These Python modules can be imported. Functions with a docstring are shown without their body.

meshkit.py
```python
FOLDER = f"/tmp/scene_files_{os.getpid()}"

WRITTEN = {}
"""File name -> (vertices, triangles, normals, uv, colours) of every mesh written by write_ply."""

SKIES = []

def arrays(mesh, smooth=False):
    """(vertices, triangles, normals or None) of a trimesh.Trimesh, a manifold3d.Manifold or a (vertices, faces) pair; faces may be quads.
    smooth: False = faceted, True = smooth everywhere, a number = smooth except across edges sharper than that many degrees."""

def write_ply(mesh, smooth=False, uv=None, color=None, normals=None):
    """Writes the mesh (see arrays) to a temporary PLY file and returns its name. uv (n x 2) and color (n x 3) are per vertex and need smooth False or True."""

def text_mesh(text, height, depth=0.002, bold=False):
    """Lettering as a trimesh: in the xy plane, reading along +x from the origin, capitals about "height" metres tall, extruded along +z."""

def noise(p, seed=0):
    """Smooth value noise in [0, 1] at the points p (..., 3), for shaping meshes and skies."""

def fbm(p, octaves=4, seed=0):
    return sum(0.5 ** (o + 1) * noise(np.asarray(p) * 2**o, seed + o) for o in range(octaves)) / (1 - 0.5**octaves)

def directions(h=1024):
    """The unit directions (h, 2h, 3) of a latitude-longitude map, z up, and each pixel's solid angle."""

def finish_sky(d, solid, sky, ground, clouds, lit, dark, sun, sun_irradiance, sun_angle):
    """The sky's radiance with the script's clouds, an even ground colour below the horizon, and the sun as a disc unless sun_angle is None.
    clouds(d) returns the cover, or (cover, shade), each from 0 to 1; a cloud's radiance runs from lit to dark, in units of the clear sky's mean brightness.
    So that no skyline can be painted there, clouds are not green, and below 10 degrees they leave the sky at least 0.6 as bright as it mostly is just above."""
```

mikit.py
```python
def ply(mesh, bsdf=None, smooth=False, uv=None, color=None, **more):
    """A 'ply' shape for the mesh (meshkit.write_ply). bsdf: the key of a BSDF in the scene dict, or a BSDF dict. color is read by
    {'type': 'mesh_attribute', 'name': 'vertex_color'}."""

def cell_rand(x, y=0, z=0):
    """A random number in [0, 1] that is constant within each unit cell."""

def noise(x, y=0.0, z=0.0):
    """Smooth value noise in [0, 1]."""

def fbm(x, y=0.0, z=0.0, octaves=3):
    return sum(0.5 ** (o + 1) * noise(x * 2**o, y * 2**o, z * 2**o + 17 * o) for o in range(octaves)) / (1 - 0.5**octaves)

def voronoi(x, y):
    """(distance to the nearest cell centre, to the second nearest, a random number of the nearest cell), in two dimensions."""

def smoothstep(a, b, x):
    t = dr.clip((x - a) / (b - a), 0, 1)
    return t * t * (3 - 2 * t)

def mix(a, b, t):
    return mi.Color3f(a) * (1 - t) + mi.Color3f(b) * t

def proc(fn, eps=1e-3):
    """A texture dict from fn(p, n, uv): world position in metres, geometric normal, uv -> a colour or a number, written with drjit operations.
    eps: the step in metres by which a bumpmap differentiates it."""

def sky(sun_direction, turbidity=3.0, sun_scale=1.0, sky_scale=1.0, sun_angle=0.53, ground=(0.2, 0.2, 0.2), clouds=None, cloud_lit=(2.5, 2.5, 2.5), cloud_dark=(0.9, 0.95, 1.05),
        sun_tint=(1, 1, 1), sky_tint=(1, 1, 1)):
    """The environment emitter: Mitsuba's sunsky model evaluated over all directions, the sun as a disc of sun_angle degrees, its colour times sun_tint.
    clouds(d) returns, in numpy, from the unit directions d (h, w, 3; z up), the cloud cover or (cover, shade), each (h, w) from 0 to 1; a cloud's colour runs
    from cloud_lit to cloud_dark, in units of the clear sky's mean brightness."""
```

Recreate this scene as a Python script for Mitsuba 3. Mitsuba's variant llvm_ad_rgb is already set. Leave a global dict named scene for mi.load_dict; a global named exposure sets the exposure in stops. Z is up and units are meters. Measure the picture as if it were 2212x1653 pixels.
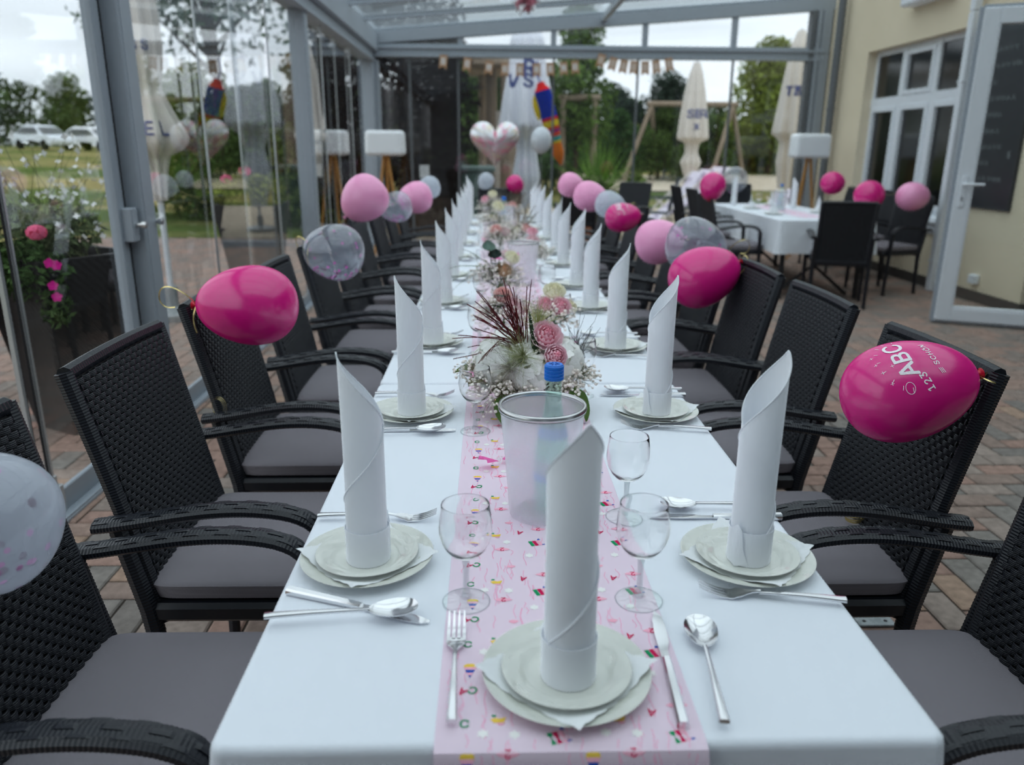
import math, random
import numpy as np, trimesh, mitsuba as mi, drjit as dr
import mikit, meshkit

PI = math.pi
rng = np.random.default_rng(7)
T4 = mi.ScalarTransform4f
scene, labels = {}, {}

# ---------------------------------------------------------------- camera, sky, exposure
CAM = np.array([0.0, 0.0, 1.37])
YAW, PITCH, ROLL = math.radians(1.6405), math.radians(16.745), math.radians(-0.4011)
_f = np.array([math.sin(YAW) * math.cos(PITCH), math.cos(YAW) * math.cos(PITCH), -math.sin(PITCH)])
_r = np.array([math.cos(YAW), -math.sin(YAW), 0.0])
_d = np.cross(_f, _r)
_down = -math.sin(ROLL) * _r + math.cos(ROLL) * _d
scene['camera'] = {'type': 'thinlens', 'fov': 66.71, 'fov_axis': 'x', 'near_clip': 0.05, 'far_clip': 400.0,
                   'aperture_radius': 0.0042, 'focus_distance': 1.5,
                   'to_world': T4().look_at(origin=CAM.tolist(), target=(CAM + _f).tolist(), up=(-_down).tolist())}


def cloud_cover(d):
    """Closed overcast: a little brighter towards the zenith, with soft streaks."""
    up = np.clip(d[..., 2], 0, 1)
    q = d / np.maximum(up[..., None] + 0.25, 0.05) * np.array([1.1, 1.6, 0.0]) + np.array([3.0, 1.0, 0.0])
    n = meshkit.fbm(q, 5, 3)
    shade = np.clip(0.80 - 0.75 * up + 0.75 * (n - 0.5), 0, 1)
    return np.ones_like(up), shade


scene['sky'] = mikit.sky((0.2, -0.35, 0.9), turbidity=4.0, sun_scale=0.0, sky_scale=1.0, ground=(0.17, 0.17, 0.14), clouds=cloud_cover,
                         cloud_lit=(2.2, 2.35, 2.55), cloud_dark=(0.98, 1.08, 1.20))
exposure = 2.85


# ---------------------------------------------------------------- materials
def rgb(*c): return {'type': 'rgb', 'value': list(c)}


def two(b): return {'type': 'twosided', 'bsdf': b}


def diffuse(*c): return two({'type': 'diffuse', 'reflectance': rgb(*c)})


def princ(c, rough, spec=0.5, metal=0.0, **k):
    return two({'type': 'principled', 'base_color': c if isinstance(c, dict) else rgb(*c), 'roughness': rough, 'specular': spec, 'metallic': metal, **k})


def thin(c, rough=0.4, st=0.0, dt=1.0, eta=1.4):
    return {'type': 'principledthin', 'base_color': c if isinstance(c, dict) else rgb(*c), 'roughness': rough, 'spec_trans': st, 'diff_trans': dt, 'eta': eta}


VC = {'type': 'mesh_attribute', 'name': 'vertex_color'}


def strand_bump(p, n, uv): return 0.5 + 0.5 * dr.cos(uv.y * 25.1327)


def plaster_bump(p, n, uv): return mikit.fbm(p.x * 60 + p.y * 60, p.y * 40, p.z * 60, 2)


def plaster(p, n, uv):
    return mikit.mix((0.70, 0.61, 0.455), (0.78, 0.685, 0.525), mikit.fbm(p.x * 2 + 5, p.y * 2, p.z * 2.2, 3))


def cushion_col(p, n, uv):
    w = 0.5 + 0.25 * dr.sin(p.x * 2600) + 0.25 * dr.sin(p.y * 2600)
    return mikit.mix((0.225, 0.208, 0.228), (0.265, 0.246, 0.268), w)


def oak(p, n, uv): return mikit.mix((0.36, 0.17, 0.055), (0.50, 0.26, 0.09), mikit.fbm(p.x * 30, p.y * 30, p.z * 3, 3))


def old_wood(p, n, uv): return mikit.mix((0.20, 0.155, 0.115), (0.36, 0.29, 0.22), mikit.fbm(p.x * 9, p.y * 9, p.z * 2.5, 3))


def grass_col(p, n, uv):
    dry = mikit.smoothstep(0.35, 0.65, mikit.fbm(p.x * 0.35 + 3, p.y * 0.35, 0.0, 3))
    base = mikit.mix((0.085, 0.12, 0.035), (0.27, 0.23, 0.10), dry)
    return base * (0.65 + 0.7 * mikit.fbm(p.x * 9, p.y * 9, 2.0, 2))


def gravel_col(p, n, uv): return mikit.mix((0.40, 0.34, 0.25), (0.60, 0.52, 0.41), mikit.fbm(p.x * 14, p.y * 14, 0.0, 3))


def paver_col(p, n, uv):
    s = mikit.noise(p.x * 420, p.y * 420, p.z * 420)
    return 2.5 * mi.Color3f(0.62 + 0.5 * mikit.fbm(p.x * 45, p.y * 45, 1.0, 3)) + dr.select(s > 0.90, mi.Color3f(0.55), mi.Color3f(0.0))


def leather_col(p, n, uv): return mikit.mix((0.006, 0.005, 0.0045), (0.020, 0.014, 0.012), mikit.fbm(p.x * 4, p.y * 4, p.z * 7, 3))


def zinc_col(p, n, uv): return mikit.mix((0.22, 0.25, 0.26), (0.34, 0.37, 0.38), mikit.voronoi(p.x * 90, p.y * 90)[2])


MATS = {
    'runner': diffuse(0.82, 0.67, 0.77),
    'wicker': princ((0.0085, 0.0102, 0.0145), 0.36, 0.42),
    'wicker_strand': two({'type': 'bumpmap', 'arbitrary': mikit.proc(strand_bump, 3e-4), 'scale': 0.0006,
                          'bsdf': {'type': 'principled', 'base_color': rgb(0.0085, 0.0102, 0.0145), 'roughness': 0.36, 'specular': 0.42}}),
    'black_metal': princ((0.012, 0.013, 0.015), 0.5),
    'cushion': two({'type': 'diffuse', 'reflectance': mikit.proc(cushion_col)}),
    'cloth': diffuse(0.80, 0.835, 0.89),
    'napkin': thin((0.86, 0.88, 0.91), 0.9, 0.0, 0.30, 1.2),
    'paper': diffuse(0.84, 0.86, 0.87),
    'porcelain': princ((0.63, 0.64, 0.585), 0.10, 0.6, clearcoat=0.6, clearcoat_gloss=0.95),
    'steel': princ((0.72, 0.72, 0.73), 0.13, 0.5, 1.0),
    'satin_steel': princ((0.62, 0.62, 0.62), 0.28, 0.5, 1.0),
    'glass': {'type': 'dielectric', 'int_ior': 1.5, 'ext_ior': 1.0},
    'stem_glass': {'type': 'thindielectric', 'int_ior': 1.75, 'specular_transmittance': rgb(0.80, 0.83, 0.83)},
    'pane': {'type': 'thindielectric', 'int_ior': 1.52, 'ext_ior': 1.0, 'specular_transmittance': rgb(0.93, 0.965, 0.95)},
    'roof_pane': {'type': 'blendbsdf', 'weight': 0.12, 'a': {'type': 'thindielectric', 'int_ior': 1.52, 'specular_transmittance': rgb(0.86, 0.94, 0.92)},
                  'b': thin((0.80, 0.90, 0.90), 0.5, 0.0, 1.0)},
    'dark_pane': two({'type': 'roughplastic', 'diffuse_reflectance': rgb(0.006, 0.007, 0.006), 'alpha': 0.02, 'int_ior': 1.6}),
    'bottle': {'type': 'thindielectric', 'int_ior': 1.5, 'specular_transmittance': rgb(0.80, 0.95, 0.90)},
    'frosted': thin((0.985, 0.97, 0.99), 0.20, 0.72, 1.3, 1.25),
    'aluminium': princ((0.29, 0.325, 0.365), 0.42, 0.5),
    'aluminium_dark': princ((0.11, 0.12, 0.13), 0.5),
    'silver_edge': princ((0.50, 0.52, 0.53), 0.3, 0.5, 0.6),
    'rubber': princ((0.01, 0.01, 0.011), 0.7),
    'plaster': two({'type': 'bumpmap', 'arbitrary': mikit.proc(plaster_bump), 'scale': 0.0015, 'bsdf': {'type': 'diffuse', 'reflectance': mikit.proc(plaster)}}),
    'render_grey': diffuse(0.24, 0.255, 0.28),
    'plinth': diffuse(0.075, 0.068, 0.062),
    'white_plastic': princ((0.66, 0.69, 0.73), 0.35),
    'white_lamp': princ((0.80, 0.82, 0.84), 0.35),
    'oak': two({'type': 'diffuse', 'reflectance': mikit.proc(oak)}),
    'old_wood': two({'type': 'diffuse', 'reflectance': mikit.proc(old_wood)}),
    'grass': two({'type': 'diffuse', 'reflectance': mikit.proc(grass_col)}),
    'gravel': two({'type': 'diffuse', 'reflectance': mikit.proc(gravel_col)}),
    'joint': diffuse(0.05, 0.042, 0.036),
    'vcol': two({'type': 'diffuse', 'reflectance': VC}),
    'vthin': thin(VC, 0.6, 0.0, 0.3, 1.3),
    'vgloss': princ(VC, 0.3),
    'blackboard': princ((0.010, 0.012, 0.016), 0.35),
    'magenta': princ((0.66, 0.006, 0.20), 0.22, 0.5, clearcoat=1.0, clearcoat_gloss=0.97),
    'pink_latex': princ((0.86, 0.33, 0.56), 0.3, 0.5, clearcoat=0.8, clearcoat_gloss=0.95),
    'clear_latex': {'type': 'blendbsdf', 'weight': 0.15, 'a': {'type': 'thindielectric', 'int_ior': 1.5, 'specular_transmittance': rgb(0.86, 0.89, 0.94)},
                    'b': thin((0.80, 0.85, 0.95), 0.2, 0.0, 0.9, 1.5)},
    'milky_latex': {'type': 'blendbsdf', 'weight': 0.55, 'a': {'type': 'thindielectric', 'int_ior': 1.5, 'specular_transmittance': rgb(0.93, 0.94, 0.97)},
                    'b': thin((0.80, 0.85, 0.93), 0.2, 0.0, 0.9, 1.5)},
    'knot_red': princ((0.55, 0.01, 0.03), 0.35),
    'gold': princ((0.75, 0.60, 0.25), 0.28, 0.5, 0.85),
    'foil': princ(VC, 0.22, 0.5, 0.55),
    'dark_wicker': princ((0.018, 0.016, 0.015), 0.5),
    'bark': diffuse(0.07, 0.05, 0.035),
    'terracotta': diffuse(0.30, 0.11, 0.055),
    'screen': two({'type': 'diffuse', 'reflectance': mikit.proc(leather_col)}),
    'zinc': princ(mikit.proc(zinc_col), 0.45, 0.5, 0.4),
    'tyre': diffuse(0.015, 0.015, 0.016),
    'car_glass': princ((0.02, 0.025, 0.03), 0.08, 0.6),
    'car_silver': princ((0.60, 0.64, 0.69), 0.22, 0.6, 0.1),
    'car_white': princ((0.76, 0.78, 0.80), 0.25, 0.6),
    'boulder': diffuse(0.30, 0.20, 0.16),
}
for i, c in enumerate([(0.150, 0.100, 0.082), (0.122, 0.092, 0.078), (0.106, 0.096, 0.087), (0.138, 0.112, 0.097), (0.165, 0.116, 0.088), (0.098, 0.088, 0.080)]):
    def fn(p, n, uv, c=c): return mi.Color3f(*c) * paver_col(p, n, uv)
    MATS[f'paver_{i}'] = two({'type': 'diffuse', 'reflectance': mikit.proc(fn)})


def paver_vc(p, n, uv):
    s = mikit.cell_rand(uv.x, uv.y, 5.0)
    a = mikit.mix((0.158, 0.108, 0.088), (0.108, 0.094, 0.084), s)
    return a * paver_col(p, n, uv)


MATS['paver_field'] = two({'type': 'diffuse', 'reflectance': mikit.proc(paver_vc)})
_used = set()


def mat(key):
    _used.add(key)
    k = 'mat_' + key
    if k not in scene: scene[k] = MATS[key]
    return k


# ---------------------------------------------------------------- mesh helpers: everything is (vertices, faces)
def tri(f):
    f = np.asarray(f, int)
    return np.vstack([f[:, [0, 1, 2]], f[:, [0, 2, 3]]]) if f.shape[1] == 4 else f


def join(*ms):
    v, f, n = [], [], 0
    for m in ms:
        v.append(np.asarray(m[0], float)); f.append(tri(m[1]) + n); n += len(m[0])
    return np.vstack(v), np.vstack(f)


def xf(m, M): return (np.asarray(m[0]) @ M[:3, :3].T + M[:3, 3], m[1] if np.linalg.det(M[:3, :3]) > 0 else tri(m[1])[:, ::-1])


def mv(m, x, y, z): return (np.asarray(m[0]) + np.array([x, y, z]), m[1])


def Tr(x=0, y=0, z=0):
    M = np.eye(4); M[:3, 3] = (x, y, z); return M


def Rz(a):
    M = np.eye(4); M[:2, :2] = [[math.cos(a), -math.sin(a)], [math.sin(a), math.cos(a)]]; return M


def Rx(a):
    M = np.eye(4); M[1:3, 1:3] = [[math.cos(a), -math.sin(a)], [math.sin(a), math.cos(a)]]; return M


def Ry(a):
    M = np.eye(4); M[0, 0] = M[2, 2] = math.cos(a); M[0, 2] = math.sin(a); M[2, 0] = -math.sin(a); return M


def Sc(x, y=None, z=None): return np.diag([x, x if y is None else y, x if z is None else z, 1.0])


def align_z(d):
    """Rotation that takes +z to d."""
    d = np.asarray(d, float) / np.linalg.norm(d)
    a = np.cross([0, 0, 1.0], d) if abs(d[2]) < 0.999 else np.array([1.0, 0, 0])
    if np.linalg.norm(a) < 1e-9: a = np.array([1.0, 0, 0])
    x = a / np.linalg.norm(a); y = np.cross(d, x)
    M = np.eye(4); M[:3, 0], M[:3, 1], M[:3, 2] = x, y, d
    return M


def plain_box(x0, x1, y0, y1, z0, z1):
    v = np.array([[x, y, z] for x in (x0, x1) for y in (y0, y1) for z in (z0, z1)], float)
    return v, np.array([[0, 1, 3], [0, 3, 2], [4, 6, 7], [4, 7, 5], [0, 4, 5], [0, 5, 1], [2, 3, 7], [2, 7, 6], [0, 2, 6], [0, 6, 4], [1, 5, 7], [1, 7, 3]])


def box(x0, x1, y0, y1, z0, z1, b=0.003):
    """Box with chamfered edges."""
    c, h = np.array([x0 + x1, y0 + y1, z0 + z1]) / 2, np.array([x1 - x0, y1 - y0, z1 - z0]) / 2
    b = min(b, *(0.45 * h))
    P = []
    for s in np.ndindex(2, 2, 2):
        s = np.array(s) * 2 - 1
        for k in range(3):
            q = h - b; q = q.copy(); q[k] = h[k]; P.append(s * q + c)
    m = trimesh.Trimesh(np.array(P)).convex_hull
    return np.array(m.vertices), np.array(m.faces)


def cyl(p0, p1, r0, r1=None, n=12):
    return tube([p0, p1], [r0, r0 if r1 is None else r1], n)


def tube(path, rad, n=8, cap=True, sx=1.0, up=None):
    """Sweep of a circle (squashed by sx along the first normal) along a path."""
    P = np.asarray(path, float); m = len(P)
    R = np.broadcast_to(np.asarray(rad, float), (m,))
    t = np.gradient(P, axis=0) if m > 2 else np.tile(P[1] - P[0], (2, 1))
    t /= np.linalg.norm(t, axis=1, keepdims=True) + 1e-12
    a = np.array(up if up is not None else ([0, 0, 1.0] if abs(t[0, 2]) < 0.9 else [1.0, 0, 0]))
    V = []
    ang = np.arange(n) * 2 * PI / n
    for i in range(m):
        a = a - t[i] * (a @ t[i]); a /= np.linalg.norm(a) + 1e-12
        b = np.cross(t[i], a)
        V.append(P[i] + R[i] * (np.cos(ang)[:, None] * a * sx + np.sin(ang)[:, None] * b))
    V = np.vstack(V)
    i, j = np.meshgrid(np.arange(m - 1), np.arange(n), indexing='ij')
    q = np.stack([i * n + j, i * n + (j + 1) % n, (i + 1) * n + (j + 1) % n, (i + 1) * n + j], -1).reshape(-1, 4)
    F = tri(q)
    if cap:
        V = np.vstack([V, P[0], P[-1]]); k = np.arange(n); e = m * n
        F = np.vstack([F, np.stack([k * 0 + e, (k + 1) % n, k], 1), np.stack([k * 0 + e + 1, (m - 1) * n + k, (m - 1) * n + (k + 1) % n], 1)])
    return V, F


def grid(V, closed_u=False):
    """V (nu, nv, 3) -> mesh; u wraps if closed."""
    nu, nv = V.shape[:2]
    i, j = np.meshgrid(np.arange(nu if closed_u else nu - 1), np.arange(nv - 1), indexing='ij')
    i2 = (i + 1) % nu
    q = np.stack([i * nv + j, i2 * nv + j, i2 * nv + j + 1, i * nv + j + 1], -1).reshape(-1, 4)
    return V.reshape(-1, 3), tri(q)


def lathe(prof, n=32):
    """Profile of (r, z) from bottom to top, turned about z; outward normals for an anticlockwise outer profile."""
    p = np.asarray(prof, float); a = np.arange(n) * 2 * PI / n
    V = np.stack([np.cos(a)[:, None] * p[:, 0], np.sin(a)[:, None] * p[:, 0], np.tile(p[:, 1], (n, 1))], -1)
    return grid(V, True)


def ball(r=1.0, sub=2):
    m = trimesh.creation.icosphere(sub, r); return np.array(m.vertices), np.array(m.faces)


def dome(c, r, n=6):
    m = trimesh.creation.icosphere(1, 1.0); return np.array(m.vertices) * r + c, np.array(m.faces)


def extrude(poly, h0, h1):
    """2-D outline (n, 2), star-shaped about its mean, as a plate between heights h0 and h1."""
    p = np.asarray(poly, float); n = len(p); c = p.mean(0)
    V = np.vstack([np.c_[p, np.full(n, h0)], np.c_[p, np.full(n, h1)], [[*c, h0], [*c, h1]]])
    k = np.arange(n); k2 = (k + 1) % n
    F = np.vstack([np.stack([k, k2, k2 + n], 1), np.stack([k, k2 + n, k + n], 1), np.stack([k2, k, k * 0 + 2 * n], 1), np.stack([k + n, k2 + n, k * 0 + 2 * n + 1], 1)])
    return V, F


def text(s, h, depth=0.001, bold=True):
    m = meshkit.text_mesh(s, h, depth, bold)
    return np.array(m.vertices), np.array(m.faces)


def centred(m):
    v = np.asarray(m[0]).copy(); v[:, :2] -= (v[:, :2].min(0) + v[:, :2].max(0)) / 2; return v, m[1]


class MB:
    """Meshes with a colour each, joined into one."""
    def __init__(s): s.m, s.c = [], []

    def add(s, m, c=(1, 1, 1)):
        m = (np.asarray(m[0], float), tri(m[1]))
        s.m.append(m); s.c.append(np.tile(np.asarray(c, float), (len(m[0]), 1)) if np.ndim(c) == 1 else np.asarray(c))
        return s

    def ply(s, key, smooth=False): return mikit.ply(join(*s.m), mat(key), smooth, color=np.vstack(s.c))


# ---------------------------------------------------------------- scene bookkeeping
_count = {}


def numbered(name):
    k = _count.get(name, 0); _count[name] = k + 1
    return name if k == 0 else f'{name}_{k:03d}'


class Thing:
    """Parts (one mesh each); place() puts a copy into the scene under its own key."""
    def __init__(s): s.parts, s.names = [], {}

    def part(s, name, m, key, smooth=30, label=None, kind=None, of=None, uv=None):
        full = f'{of}__{name}' if of else name
        k = s.names.get(full, 0); s.names[full] = k + 1
        if k: full = f'{full}_{k:03d}'
        d = m if isinstance(m, dict) else m.ply(key, smooth if smooth in (True, False) else False) if isinstance(m, MB) else mikit.ply(m, mat(key), smooth, uv=uv)
        props = {}
        if label: props['label'] = label
        if kind: props['kind'] = kind
        s.parts.append((full, d, props))
        return full

    def place(s, name, label, cat, M=None, group=None, kind=None, skip=()):
        key = numbered(name)
        for path, d, props in s.parts:
            if path in skip: continue
            k = f'{key}__{path}' if path else key
            scene[k] = dict(d) if M is None else {**d, 'to_world': T4(np.asarray(M, float))}
            if props: labels[k] = dict(props)
        p = {'label': label}
        if cat: p['category'] = cat
        if group: p['group'] = group
        if kind: p['kind'] = kind
        labels[key] = {**labels.get(key, {}), **p}
        return key


def single(name, label, cat, m, key, smooth=30, group=None, kind=None, M=None):
    t = Thing(); t.part('', m, key, smooth); return t.place(name, label, cat, M, group, kind)


def struct(key, m, bsdf, smooth=False, label=None):
    scene[key] = mikit.ply(m, mat(bsdf), smooth)
    if '__' not in key:
        labels[key] = {'kind': 'structure'}
    if label: labels.setdefault(key, {})['label'] = label


def sub(holder, name, m, bsdf, smooth=False, label=None, kind=None):
    """A part of a piece of the setting."""
    k = holder + '__' + name
    n = _count.get(k, 0); _count[k] = n + 1
    if n: k = f'{k}_{n:03d}'
    scene[k] = m if isinstance(m, dict) else m.ply(bsdf, smooth) if isinstance(m, MB) else mikit.ply(m, mat(bsdf), smooth)
    if label or kind: labels[k] = {a: b for a, b in (('label', label), ('kind', kind)) if b}
    return k


ORD = ['first', 'second', 'third', 'fourth', 'fifth', 'sixth', 'seventh', 'eighth', 'ninth', 'tenth', 'eleventh', 'twelfth']

# ---------------------------------------------------------------- ground, floor
XW, YB, XR = -1.64, 11.3, 4.6      # glass wall on the left, glass wall at the back, house wall on the right


def ground_z(x, y):
    s = np.clip((y - 20) / 14, 0, 1); s = s * s * (3 - 2 * s)
    t = np.clip((-x - 9) / 25, 0, 1)
    return -0.05 + 0.55 * s + 0.75 * t * np.clip((y - 12) / 20, 0, 1)


gx_, gy_ = np.meshgrid(np.concatenate([np.linspace(-90, -15, 16), np.linspace(-14, 24, 39), np.linspace(27, 90, 14)]), np.concatenate([np.linspace(-12, 40, 53), np.linspace(44, 140, 14)]), indexing='ij')
struct('ground', grid(np.stack([gx_, gy_, ground_z(gx_, gy_)], -1)), 'grass', True)
yy = np.linspace(11.3, 19.5, 24)
gv = np.stack([np.stack([np.full_like(yy, -2.2) + 0.25 * np.sin(yy * 1.3), yy, np.full_like(yy, -0.01)], -1), np.stack([9.0 + 0.3 * np.sin(yy), yy, np.full_like(yy, -0.01)], -1)], 0)
struct('ground_gravel', grid(gv), 'gravel')
xx = np.linspace(3, 30, 24)
gv = np.stack([np.stack([xx, 25 + 0.3 * np.sin(xx), ground_z(xx, 25) + 0.03], -1), np.stack([xx, 30.5 + 0.4 * np.sin(xx * 0.7), ground_z(xx, 30.5) + 0.03], -1)], 0)
struct('ground_sand', grid(gv), 'gravel')
struct('floor', plain_box(-6.4, 9.0, -1.1, 12.5, -0.06, -0.006), 'joint')

W = 0.105
GX0, GY0 = -6.3, -0.33


def paver(lx, ly):
    """A stone with chamfered top edges, its top near z = 0."""
    a, b, c = lx / 2 - 0.0035, ly / 2 - 0.0035, 0.006
    lo = [[-a, -b, -0.03], [a, -b, -0.03], [a, b, -0.03], [-a, b, -0.03]]
    mid = [[-a, -b, -c * 0.7], [a, -b, -c * 0.7], [a, b, -c * 0.7], [-a, b, -c * 0.7]]
    hi = [[-a + c, -b + c, 0], [a - c, -b + c, 0], [a - c, b - c, 0], [-a + c, b - c, 0]]
    V = np.array(lo + mid + hi); F = []
    for r in (0, 4):
        for k in range(4): F.append([r + k, r + (k + 1) % 4, r + 4 + (k + 1) % 4, r + 4 + k])
    F.append([8, 9, 10, 11])
    return V, tri(np.array(F))


pav = {o: [mikit.ply(paver(2 * W, W) if o == 0 else paver(W, 2 * W), mat(f'paver_{i}')) for i in range(6)] for o in (0, 1)}
stones = []
for i in range(int((5.3 - GX0) / W)):
    for j in range(int((12.4 - GY0) / W)):
        c = (i - j) % 4
        if c == 0: stones.append((GX0 + (i + 1) * W, GY0 + (j + 0.5) * W, 0))
        elif c == 3: stones.append((GX0 + (i + 0.5) * W, GY0 + (j + 1) * W, 1))
stones = np.array(stones)
zz = (rng.random(len(stones)) - 0.5) * 0.003
Q = np.c_[stones[:, :2], np.zeros(len(stones))] - CAM
dep = Q @ _f
rr = math.cos(ROLL) * _r + math.sin(ROLL) * _d
px, py = 1106 + 1680 * (Q @ rr) / np.maximum(dep, 0.1), 826.5 + 1680 * (Q @ _down) / np.maximum(dep, 0.1)
seen = (dep > 0.3) & (px > -20) & (px < 2232) & (py < 1420)
X_, Y_ = stones[:, 0], stones[:, 1]
left = (X_ < -0.55) & (py < 1400) & ((X_ > -1.7) & (Y_ > 1.75) | (X_ < -1.75) & (Y_ > 2.6))
right = (X_ > 0.95) & (Y_ > 1.9)
seen &= (left | right) & (np.abs(X_ - XW) > 0.1)
order = np.argsort(np.where(seen, dep, 99))
near = order[:300]
kindof = rng.choice(6, len(stones), p=[0.24, 0.2, 0.18, 0.16, 0.1, 0.12])
for k in near:
    x, y, o = stones[k]
    d = pav[int(o)][kindof[k]]
    scene[numbered('floor__paving_stone')] = {**d, 'to_world': T4(Tr(x, y, zz[k]))}
rest = np.ones(len(stones), bool); rest[near] = False
base = {0: paver(2 * W, W), 1: paver(W, 2 * W)}
V, F, U, n0 = [], [], [], 0
for o in (0, 1):
    S = np.nonzero(rest & (stones[:, 2] == o))[0]
    bv, bf = base[o]
    V.append((bv[None] + np.c_[stones[S, :2], zz[S]][:, None]).reshape(-1, 3))
    F.append((bf[None] + (np.arange(len(S)) * len(bv))[:, None, None]).reshape(-1, 3) + n0)
    U.append(np.repeat(np.c_[S + 0.5, kindof[S] + 0.5], len(bv), 0)); n0 += len(S) * len(bv)
scene['floor__paving_stones'] = mikit.ply((np.vstack(V), np.vstack(F)), mat('paver_field'), uv=np.vstack(U))
labels['floor__paving_stones'] = {'kind': 'stuff'}

# ---------------------------------------------------------------- glass wall on the left
def S(key, label=None): labels[key] = {'kind': 'structure', **({'label': label} if label else {})}


def roof_z(x): return 2.86 + 0.078 * (x - XW)


S('wall_left', 'frameless sliding glass wall with grey posts beside the long table')
sub('wall_left', 'floor_track', join(box(-1.72, -1.60, 0.3, 11.3, -0.005, 0.012, 0.002), box(-1.672, -1.650, 2.74, 11.2, 0.010, 0.10, 0.004), box(-1.700, -1.676, 0.3, 2.78, 0.010, 0.10, 0.004),
                              box(-1.615, -1.604, 0.3, 11.2, 0.010, 0.020, 0.001)), 'aluminium')
sub('wall_left', 'end_block', box(-1.678, -1.644, 2.735, 2.80, 0.012, 0.125, 0.003), 'silver_edge')
sub('wall_left', 'eave_beam', join(box(-1.74, -1.56, -0.9, 11.4, 2.49, 2.60, 0.006), box(-1.76, -1.50, -0.9, 11.4, 2.60, 2.85, 0.008), box(-1.60, -1.54, -0.9, 11.4, 2.475, 2.50, 0.003)), 'aluminium')
for y in (3.64, 7.22):
    sub('wall_left', 'post', join(box(-1.715, -1.575, y, y + 0.14, 0.0, 2.49, 0.006), box(-1.580, -1.572, y + 0.02, y + 0.06, 0.0, 2.49, 0.001), box(-1.665, -1.660, y - 0.004, y + 0.01, 0, 2.49, 0.001)), 'aluminium')
sub('wall_left', 'post', join(box(-1.72, -1.56, 11.12, 11.38, 0.0, 2.49, 0.006), box(-1.57, -1.50, 11.22, 11.36, 0.0, 2.49, 0.004)), 'aluminium')
edges = [(-0.9, 0.28, -1.662), (0.26, 2.74, -1.688), (2.76, 3.61, -1.662), (3.79, 4.76, -1.662), (4.74, 5.48, -1.640), (5.46, 6.25, -1.662), (6.23, 7.21, -1.640), (7.37, 8.20, -1.662), (8.18, 9.00, -1.640), (8.98, 9.80, -1.662), (9.78, 11.11, -1.640)]
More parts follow.
